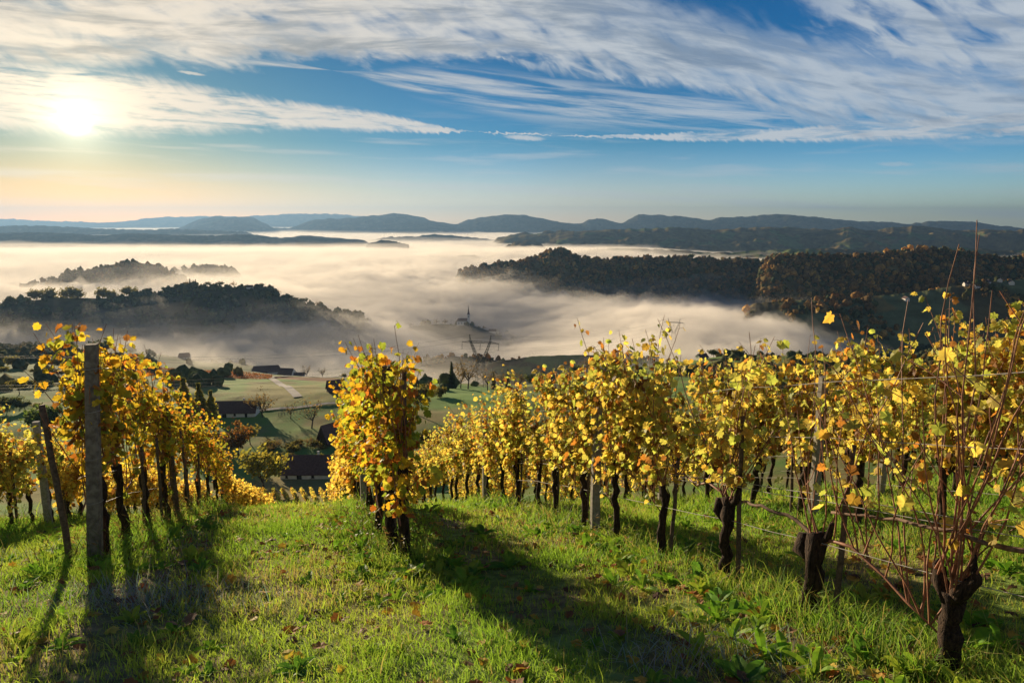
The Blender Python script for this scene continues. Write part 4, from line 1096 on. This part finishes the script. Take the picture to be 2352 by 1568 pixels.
for kind, x, f, h, lb in (('brown', 602, 281, 12, 'bushy brown tree covering the end of the long white house'), ('orange', 548, 225, 12, 'orange and rust coloured tree below the long white house'), ('yellowgreen', 608, 186, 13.5, 'round yellow-green tree beside the low barn'),
                          ('olive', 575, 240, 9, 'olive shrubby tree between the orange tree and the lane'), ('bare', 716, 262, 14, 'spreading half-bare tree with a crooked trunk near the road'), ('bare', 668, 278, 8.5, 'small thin leafless tree beside the lane'),
                          ('green', 112, 252, 14, 'large dark green round tree on the meadow beyond the concrete post'), ('olive', 45, 330, 10, 'olive tree near the hedge at the edge of the frame'), ('brown', 300, 330, 10, 'brownish thin tree behind the olive vine row'),
                          ('olive', 958, 285, 17, 'tall olive tree beside the bushy vine row end'), ('bush', 990, 240, 9, 'rounded olive bush under the tall olive tree'), ('yellowgreen', 925, 250, 10, 'yellowish tree peeking out behind the bushy vine row end'),
                          ('fir', 1038, 395, 16, 'dark pointed fir closest to the pylon line'), ('bare', 1075, 405, 21, 'tall bare tree in front of the big pylon'), ('brown', 1058, 410, 16, 'thin brown tree beside the dark pointed fir'),
                          ('bare', 1120, 430, 17, 'bare tree just past the big pylon'), ('fir', 1134, 440, 12, 'small fir growing just past the big pylon'), ('brown', 1150, 430, 13, 'brown bushy tree between the two small firs'), ('fir', 1166, 445, 13, 'pointed fir rising just above the vine tops'), ('brown', 1192, 440, 12, 'brown tree at the end of the fir group'),
                          ('bush', 1010, 330, 8, 'dark bush at the foot of the pointed fir'), ('dark', 1230, 430, 12, 'dark round tree above the wired vine row'), ('dark', 1270, 470, 11, 'second dark round tree above the wired vine row'),
                          ('dark', 152, 640, 22, 'big dark tree crown behind the vine leaves on the near hill'), ('dark', 226, 650, 23, 'broad dark tree beside the concrete post top on the near hill'), ('brown', 90, 640, 12, 'pale brown tree on the crest of the near hill'), ('brown', 55, 650, 10, 'faint low tree on the near hill crest'),
                          ('olive', 30, 470, 11, 'olive tree in the hedge on the near hill'), ('olive', 135, 480, 10, 'yellowish tree in the hedge on the near hill'), ('dark', 330, 560, 9, 'dark tree on the slope below the lone farmhouse'),
                          ('bare', 704, 600, 14, 'misty bare tree beside the fog-bound barns'), ('bare', 741, 606, 12, 'smaller misty bare tree near the fog-bound barns'), ('bush', 790, 590, 6, 'misty bush at the end of the meadow'),
                          ('dark', 1322, 640, 13, 'dark tree at the start of the farmhouse ridge'), ('brown', 1352, 650, 15, 'thin tree beside the farmhouse on the ridge'), ('brown', 1408, 650, 15, 'thin tree past the farmhouse on the ridge'), ('dark', 1440, 650, 11, 'round tree on the farmhouse ridge'),
                          ('dark', 1640, 640, 10, 'dark tree behind the small ridge house'), ('dark', 1690, 600, 12, 'dark tree on the shady slope past the small ridge house')):
    put_tree(kind, snap(x, f), h, lb, name={'fir': 'fir_tree', 'bush': 'bush'}.get(kind, 'tree'), cat='bush' if kind == 'bush' else 'tree')
put_tree('green', snap(2178, 52), 17.5, 'tall round green tree rising behind the bare red canes', wide=.62)
put_tree('olive', snap(2330, 60), 17.0, 'dark olive tree at the frame edge behind the bare canes', wide=.8)
hd_ = random.Random(9)
for k in range(26):
    x = hd_.uniform(610, 750); f = hd_.choice((222, 232, 238)) + hd_.uniform(-3, 3)
    put_tree(hd_.choice(('bush', 'brown', 'bush')), snap(x, f), hd_.uniform(2.2, 4.2), 'one of the low russet shrubs in the hedge before the lane', 'russet hedge shrubs before the lane', 'shrub', 'shrub', wide=1.3)
for k in range(34):
    x = hd_.uniform(-20, 330); f = hd_.choice((300, 360, 430)) + hd_.uniform(-8, 8)
    put_tree(hd_.choice(('bush', 'olive', 'dark')), snap(x, f), hd_.uniform(3, 7.5), 'one of the dark shrubs in the hedgerows beyond the concrete post', 'hedgerow shrubs beyond the concrete post', 'shrub', 'shrub', wide=1.3)

def on_hill(key, x, back=0):
    X, Y, Z, C = HILL[key]; u, v = uf(x * Q, 300)
    i = int(np.argmin(np.abs(X[:, 55] / Y[:, 55] - u))); j = 55 - back
    return X[i, j], Y[i, j], Z[i, j]
for x, h, kd, bk_ in ((-10, 21, 'bush', 4), (30, 23, 'bush', 3), (85, 29, 'bush', 1), (112, 30, 'bush', 0), (160, 32, 'bush', 0), (176, 27, 'bush', 3), (236, 29, 'bush', 0), (258, 23, 'bush', 2), (300, 28, 'bush', 0), (345, 14, 'dark', 0), (380, 12, 'dark', 1), (432, 13, 'brown', 0), (480, 11, 'dark', 0), (510, 12, 'dark', 0), (540, 13, 'brown', 0), (600, 13, 'dark', 0), (622, 11, 'dark', 0), (640, 12, 'brown', 0), (664, 12, 'dark', 0), (678, 10, 'dark', 0), (698, 13, 'dark', 0), (731, 14, 'brown', 0), (790, 13, 'dark', 1), (820, 13, 'dark', 1)):
    put_tree(kd, on_hill('isle', x, bk_), h, 'one of the dark trees standing along the crest of the foggy hill island', 'trees along the crest of the hill island')
for x, h in ((440, 17), (453, 15)): put_tree('darkpoplar', on_hill('isle', x, 1), h, 'one of two thin poplars pricking up from the foggy hill island', 'poplar pair on the hill island', name='poplar_tree')
for x, h in ((940, 13), (975, 15), (1000, 14), (1020, 13), (1110, 10), (1150, 11), (1175, 12), (1215, 14), (1260, 13)): put_tree('brown', on_hill('church', x, 3), h, 'one of the pale misty trees beside the church in the fog', 'misty trees on the church hill')
put_tree('dark', on_hill('big', 1582, 1), 22, 'lone dark tree by the farm on the long brown hill')

# ------------------------------------------------------------------ houses, barns, church
def house(name, L, D, h, rh, loc, rz, label, cat, doors=((.25, 1.1, 2.0),), wins=(), chimney=True, eave=.5, wall=None, roof=None, hip=0.0):
    e = empty(name, (loc[0], loc[1], loc[2] - .3), rz); x, y = L / 2, D / 2
    m = MB(); m.add([(-x, -y, -2), (x, -y, -2), (x, y, -2), (-x, y, -2), (-x, -y, h), (x, -y, h), (x, y, h), (-x, y, h), (-x, 0, h + rh * .92), (x, 0, h + rh * .92)],
                    [(0, 1, 5, 4), (2, 3, 7, 6), (1, 2, 6, 9, 5), (3, 0, 4, 8, 7)])
    child(e, 'wall', m.mesh('wall', wall or M['wall']))
    m = MB(); X = x + eave; Yv = y + eave; z0 = h - eave * rh / y; t = .16
    A = [(-X, -Yv, z0), (X, -Yv, z0), (X - hip, 0, h + rh), (-X + hip, 0, h + rh), (X, Yv, z0), (-X, Yv, z0)]
    B = [(a, b, c + t) for a, b, c in A]
    m.add(A + B, [(3, 2, 1, 0), (5, 4, 2, 3), (6, 7, 8, 9), (9, 8, 10, 11), (0, 1, 7, 6), (4, 5, 11, 10), (1, 2, 8, 7), (2, 4, 10, 8), (5, 3, 9, 11), (3, 0, 6, 9)])
    ro = child(e, 'roof', m.mesh('roof', roof or M['roof']))
    if chimney:
        m = MB(); m.box((L * .18, .25, h + rh + .35), (.55, .55, 1.5)); m.box((L * .18, .25, h + rh + 1.15), (.7, .7, .14)); child(ro, 'chimney', m.mesh('chimney', M['wall']))
    for fx, w, hh in doors:
        m = MB(); m.box(((fx - .5) * L, -y - .02, hh / 2), (w, .12, hh)); m.box(((fx - .5) * L, -y - .06, hh + .08), (w + .3, .16, .16)); child(e, 'door', m.mesh('door', M['opening']))
    for fx, w, hh in wins:
        m = MB(); cx = (fx - .5) * L; z = h * .58
        m.box((cx, -y - .02, z), (w, .10, hh)); o_ = child(e, 'window', m.mesh('window', M['opening']))
        m = MB(); m.box((cx, -y - .07, z - hh / 2 - .06), (w + .25, .2, .12)); m.box((cx, -y - .08, z), (.07, .06, hh)); child(o_, 'frame', m.mesh('frame', M['wood']))
    return tag(e, label, cat)
house('house', 17, 7, 2.7, 4.0, snap(546, 286), .05, 'long low white house with a dark roof beside the poplars', 'house', doors=((.24, 1.8, 2.1), (.78, 1.0, 1.9)), wins=((.5, .9, .9),))
b_ = house('barn', 16, 7.5, 2.7, 4.4, snap(712, 203), .02, 'low white barn with a dark roof closest below the vines', 'barn', doors=((.36, 1.5, 2.1),), wins=((.62, .8, .8), (.12, .7, .8)), chimney=True)
house('shed', 8, 6, 2.2, 5.5, snap(762, 243), .9, 'small black-roofed shed half hidden by the bushy vine row', 'shed', wall=M['wood'], chimney=False)
house('shed', 8, 6, 2.4, 4.2, snap(772, 330), .5, 'dark hut under the trees beside the sloping meadow', 'shed', wall=M['wood'], chimney=False)
house('barn', 12, 8, 2.6, 3.6, snap(962, 205), -.1, 'dark brown barn roof between the two vine rows', 'barn', wall=M['wood'], chimney=False)
house('farmhouse', 13, 9, 3.6, 4.2, snap(424, 800), .35, 'lone farmhouse on the misty near hill', 'house', doors=((.3, 1.2, 2.1),), wins=((.6, 1.1, 1.2), (.85, 1.1, 1.2)), hip=1.5)
house('barn', 26, 10, 3.2, 5.2, snap(612, 640), .25, 'long grey barn dissolving in the fog', 'barn', doors=((.5, 3, 2.6),), chimney=False, hip=2)
house('barn', 14, 10, 3.0, 5.0, snap(660, 625), -.2, 'dark barn in front of the long grey barn in the fog', 'barn', doors=((.5, 2.2, 2.4),), chimney=False, hip=1)
house('shed', 9, 6, 2.2, 2.4, snap(688, 615), .1, 'small low shed beside the dark barn in the fog', 'shed', doors=((.5, 1.5, 1.8),), chimney=False)
house('farmhouse', 14, 10, 3.5, 5.5, snap(1380, 640), 1.3, 'gabled dark farmhouse on the ridge above the vine tops', 'house', doors=((.3, 1.2, 2.1),), wins=((.6, 1.0, 1.2),))
house('house', 9, 7, 3.0, 3.0, snap(1612, 620), .4, 'small ridge house with a white gable', 'house', doors=((.3, 1.0, 2.0),), wins=((.6, 1.0, 1.0), (.82, .9, 1.0)))
house('house', 11, 8, 3.0, 3.8, on_hill('isle', 575, 1), .1, 'small house on the crest of the foggy hill island', 'house', doors=(), chimney=True)
for k, (x, bk_, lb) in enumerate(((2215, 3, 'pale village house before the far wooded hill'), (2240, 9, 'red-roofed village house on the low hill shelf'), (2262, 5, 'white village house with a long roof'), (2292, 2, 'bright white village house highest on the shelf'), (2318, 8, 'village house at the frame edge'), (2080, 12, 'lone white house below the meadow strip'))):
    house('house', 12 + k % 3 * 2, 9, 4.2, 4.0, on_hill('shelf', x, bk_), .3 * k, lb, 'house', doors=((.3, 1.2, 2.1),), wins=((.6, 1.2, 1.3),))
for k, (x, lb) in enumerate(((1560, 'tiny farm building on the long brown hill'), (1612, 'tiny farmhouse past the lone dark tree'))):
    house('farmhouse', 16, 10, 5, 5, on_hill('big', x, 1), .2, lb, 'house', doors=(), chimney=False)

def church(loc, rz):
    e = empty('church', (loc[0], loc[1], loc[2] - .5), rz)
    m = MB(); m.add([(-13, -5, -6), (9, -5, -6), (9, 5, -6), (-13, 5, -6), (-13, -5, 9), (9, -5, 9), (9, 5, 9), (-13, 5, 9)], [(0, 1, 5, 4), (1, 2, 6, 5), (2, 3, 7, 6), (3, 0, 4, 7)]); child(e, 'nave', m.mesh('nave', M['wall']))
    m = MB(); m.add([(-13.6, -5.6, 8.7), (9, -5.6, 8.7), (9, 5.6, 8.7), (-13.6, 5.6, 8.7), (-10.5, 0, 14.5), (9, 0, 14.5)], [(0, 1, 5, 4), (2, 3, 4, 5), (3, 0, 4), (1, 2, 5), (3, 2, 1, 0)]); child(e, 'roof', m.mesh('roof', M['roof']))
    m = MB(); m.box((11.6, 0, 8), (5.4, 5.4, 28)); m.box((11.6, 0, 22.2), (6.0, 6.0, .7)); tw = child(e, 'tower', m.mesh('tower', M['wall']))
    for dz in (18,):
        m = MB(); m.box((11.6, -2.72, dz), (1.3, .12, 2.6)); child(tw, 'window', m.mesh('window', M['opening']))
    m = MB(); R_ = [(3.0, 22.5), (2.7, 24.2), (1.9, 26.0), (1.7, 27.0), (1.25, 31), (.7, 36), (.12, 42)]
    m.v = [(11.6 + r_ * math.cos(a), r_ * math.sin(a), z) for r_, z in R_ for a in np.arange(8) / 8 * 6.283 + .39]; m.c = [(1, 1, 1)] * len(m.v)
    m.f = [(i * 8 + k, i * 8 + (k + 1) % 8, i * 8 + 8 + (k + 1) % 8, i * 8 + 8 + k) for i in range(6) for k in range(8)]
    sp = child(e, 'spire', m.mesh('spire', M['roof'])); m = MB(); m.tube([(11.6, 0, 41.5), (11.6, 0, 43.4)], .07, 5); m.tube([(11.1, 0, 42.8), (12.1, 0, 42.8)], .06, 5); child(sp, 'cross', m.mesh('cross', M['steel']))
    for k in range(3):
        m = MB(); m.box((-9 + k * 6, -5.03, 4.5), (1.3, .12, 3.6)); child(e, 'window', m.mesh('window', M['opening']))
    tag(e, 'pale church with a pointed spire rising out of the fog', 'church')
church(on_hill('church', 1063, 0), .08)
house('house', 15, 9, 4, 4, on_hill('church', 1132, 0), .1, 'flat dim house beside the church in the fog', 'house', doors=(), chimney=False)

# ------------------------------------------------------------------ pylons and lines
PY_ATT = []
def pylon(loc, rz, sc, label, thick=.16):
    e = empty('pylon', (loc[0], loc[1], loc[2] - .5), rz); e.scale = (sc,) * 3
    B = MB(); t = thick
    def seg(m, a, b, r_=t): m.tube([a, b], r_, 4, cap=False)
    def lattice(m, c0, w0, d0, c1, w1, d1, n, r_=t):
        """four-legged braced segment between two rectangles"""
        c0, c1 = Vector(c0), Vector(c1)
        def cr(k, j): f = j / n; c = c0.lerp(c1, f); w = w0 + (w1 - w0) * f; d = d0 + (d1 - d0) * f; sx, sy = ((-1, -1), (1, -1), (1, 1), (-1, 1))[k % 4]; return c + Vector((sx * w, sy * d, 0))
        for k in range(4):
            seg(m, cr(k, 0), cr(k, n), r_)
            for j in range(n):
                seg(m, cr(k, j), cr(k + 1, j + 1), r_ * .6); seg(m, cr(k + 1, j), cr(k, j + 1), r_ * .6)
    lattice(B, (0, 0, -2), 3.9, 3.9, (0, 0, 26), 2.9, 2.4, 7); 
    for z, w, d in ((26, 2.9, 2.4),):
        for k in range(4):
            P_ = [(-w, -d, z), (w, -d, z), (w, d, z), (-w, d, z)]; seg(B, P_[k], P_[(k + 1) % 4], t * 1.2)
    child(e, 'lattice_body', B.mesh('lattice_body', M['steel']))
    for sx in (-1, 1):
        A = MB(); lattice(A, (sx * 1.7, 0, 26), 1.1, 2.2, (sx * 8.6, 0, 43.5), .7, .8, 7)
        seg(A, (sx * .6, -2.2, 26), (sx * 3.9, -.8, 31)); seg(A, (sx * .6, 2.2, 26), (sx * 3.9, .8, 31))
        child(e, 'arm', A.mesh('arm', M['steel']))
        K = MB()
        for dx, dy in ((-.7, -.8), (.7, -.8), (.7, .8), (-.7, .8)): seg(K, (sx * 8.6 + dx, dy, 43), (sx * 9.4, 0, 49), t * .9)
        K.box((sx * 9.4, 0, 49.1), (1.0, .5, .5)); child(e, 'earth_wire_peak', K.mesh('earth_wire_peak', M['steel']))
    X = MB(); N_ = 14
    def bp(i, top):
        f = -1 + 2 * i / N_; h_ = 1.5 * max(.12, min(1, (1 - abs(f)) * 2.2)); return f * 16.5, 42.4 + (h_ if top else 0) + 0.0, .8 * max(.1, min(1, (1 - abs(f)) * 2.5))
    for i in range(N_):
        for top in (0, 1):
            for sy in (-1, 1):
                a, b = bp(i, top), bp(i + 1, top); seg(X, (a[0], sy * a[2], a[1]), (b[0], sy * b[2], b[1]), t * .95)
        for sy in (-1, 1):
            a, b = bp(i, i % 2), bp(i + 1, (i + 1) % 2); seg(X, (a[0], sy * a[2], a[1]), (b[0], sy * b[2], b[1]), t * .6)
    child(e, 'cross_arm', X.mesh('cross_arm', M['steel']))
    att = []
    for x in (-16.2, 0, 16.2):
        I = MB(); zt = 42.4; I.tube([(x, 0, zt), (x - .3, 0, zt - 5.6)], .10, 5)
        for k in range(9): I.tube([(x - .3 * k / 10, 0, zt - .9 - k * .45), (x - .3 * k / 10, 0, zt - 1.12 - k * .45)], .26, 6)
        I.tube([(x - .3 - .9, 0, zt - 5.6), (x - .3 + .9, 0, zt - 5.6)], .16, 5)
        child(e, 'insulator', I.mesh('insulator', M['steel'])); att.append((x - .3, zt - 5.7))
    att += [(-9.4, 49), (9.4, 49)]
    R_ = Matrix.Rotation(rz, 3, 'Z'); PY_ATT.append([Vector(e.location) + R_ @ Vector((a * sc, 0, b * sc)) for a, b in att])
    return tag(e, label, 'pylon')
p1 = snap(1104, 540); p2 = on_hill('church', 1543, 0) if False else snap(1543, 1100)
lr = math.atan2(p2[1] - p1[1], p2[0] - p1[0]) - math.pi / 2
pylon((p1[0], p1[1], p1[2] - 4), lr * .55, .95, 'tall lattice pylon in the middle of the valley fog', .15)
pylon((p2[0], p2[1], -207), lr * .75, 1.0, 'smaller far pylon above the yellow vine tops', .2)
D_ = Vector((p1[0] - p2[0], p1[1] - p2[1], 0)).normalized()
z0_ = Hs(p1[0] + D_.x * 430, p1[1] + D_.y * 430)
PY_ATT.append([v + D_ * 430 + Vector((0, 0, z0_ - p1[2])) for v in PY_ATT[0]])
PY_ATT.append([v - D_ * 560 + Vector((0, 0, -25)) for v in PY_ATT[1]])
for a, b, nm in ((0, 1, 'between the two pylons'), (0, 2, 'running from the tall pylon out of the frame'), (1, 3, 'running from the far pylon into the dark valley')):
    for k, w_ in enumerate(('near conductor', 'middle conductor', 'far conductor', 'earth wire', 'second earth wire')):
        m = MB(); P_ = [PY_ATT[a][k].lerp(PY_ATT[b][k], t_) - Vector((0, 0, 11 * 4 * t_ * (1 - t_))) for t_ in np.linspace(0, 1, 25)]
        m.tube(P_, .06, 4, cap=False)
        tag(link('power_line', m.mesh('power_line', M['steel'])), 'thin sagging %s %s' % (w_, nm), 'power line', 'power lines of the pylons')

# ------------------------------------------------------------------ vine rows and fence in the valley
def far_row(p0, d, L, h, seed, cols, wid=.5, q_=.22, dens=70):
    r = random.Random(seed); m = MB(); tr = MB()
    for i in range(int(L * dens)):
        s_ = r.uniform(0, L); x = p0[0] + d[0] * s_ + r.gauss(0, wid * .35); y = p0[1] + d[1] * s_ + r.gauss(0, wid * .35)
        z = Hs0(x, y) + h * r.uniform(.3, 1.0); a = Vector((r.gauss(0, 1), r.gauss(0, 1), r.gauss(0, .6))).normalized(); b = a.orthogonal().normalized() * q_ * r.uniform(.5, 1.1); c = a.cross(b)
        m.add([Vector((x, y, z)) - b, Vector((x, y, z)) + c, Vector((x, y, z)) + b, Vector((x, y, z)) - c], [(0, 1, 2, 3)], pal(cols, r))
    for i in range(int(L / 1.4)):
        s_ = i * 1.4; x = p0[0] + d[0] * s_; y = p0[1] + d[1] * s_; z = Hs0(x, y); tr.tube([(x, y, z - .1), (x + r.uniform(-.1, .1), y, z + h * .8)], .05, 4)
    return m, tr
_cache = {}
def Hs0(x, y):
    k = (round(x / 2), round(y / 2))
    if k not in _cache: _cache[k] = Hs(x, y)
    return _cache[k]
for k in range(9):
    x0 = 600 + k * 21; a = snap(x0, 168); b = snap(x0 - 16 + (k - 4) * 1.0, 184); d = Vector((b[0] - a[0], b[1] - a[1])).normalized()
    m, tr = far_row(a, d, 15, 1.9, 700 + k, YEL)
    e = empty('vine_row', (0, 0, 0)); child(e, 'foliage', m.mesh('foliage', M['leaf'], col=True)); child(e, 'trunk', tr.mesh('trunk', M['bark']))
    tag(e, 'one of the short golden vine rows on the slope before the low white barn', 'vine row', 'short vine rows before the low white barn')
fm = MB(); fr = random.Random(8)
for f0, f1, x0, x1, n in ((452, 522, 175, 628, 12),):
    for k in range(n):
        f = f0 + (f1 - f0) * k / n
        for j in range(430):
            x, y, z = 0, f + fr.uniform(-.5, .5), 0
            u = uf((x0 + (x1 - x0) * fr.random()) * Q, 395)[0]; x = u * f; z = Hs0(x, y) + fr.uniform(.3, 1.5)
            a = Vector((fr.gauss(0, 1), fr.gauss(0, 1), fr.gauss(0, .5))).normalized(); b = a.orthogonal().normalized() * .55; c = a.cross(b); p = Vector((x, y, z))
            b *= .7; c *= .7; fm.add([p - b, p + c, p + b, p - c], [(0, 1, 2, 3)], fr.choice([(.22, .075, .03), (.17, .06, .03), (.20, .10, .035), (.12, .06, .03)]))
tag(link('far_vineyard', fm.mesh('far_vineyard', M['leaf'], col=True)), 'russet vineyard strips across the hillside by the road', 'vineyard', kind='stuff')
e = empty('fence'); pm = None
for k in range(12):
    x, y, z = snap(640 + k * 7, 282 + k * .6); m = MB(); m.tube([(x, y, z - .3), (x, y, z + 1.5)], .09, 5); child(e, 'post', m.mesh('post', M['stake']))
m = MB(); P_ = [snap(640 + k * 7, 282 + k * .6) for k in range(12)]
for h_ in (.7, 1.25): m.tube([(x, y, z + h_) for x, y, z in P_], .035, 4)
child(e, 'rail', m.mesh('rail', M['stake'])); tag(e, 'thin wooden post fence along the lane by the small bare tree', 'fence')
for e in list(TP.values()):
    try: nm_ = e.name
    except ReferenceError: continue
    if not e.get('label'):
        for c in [c for c in S.objects if c.parent is e]: bpy.data.objects.remove(c)
        bpy.data.objects.remove(e)
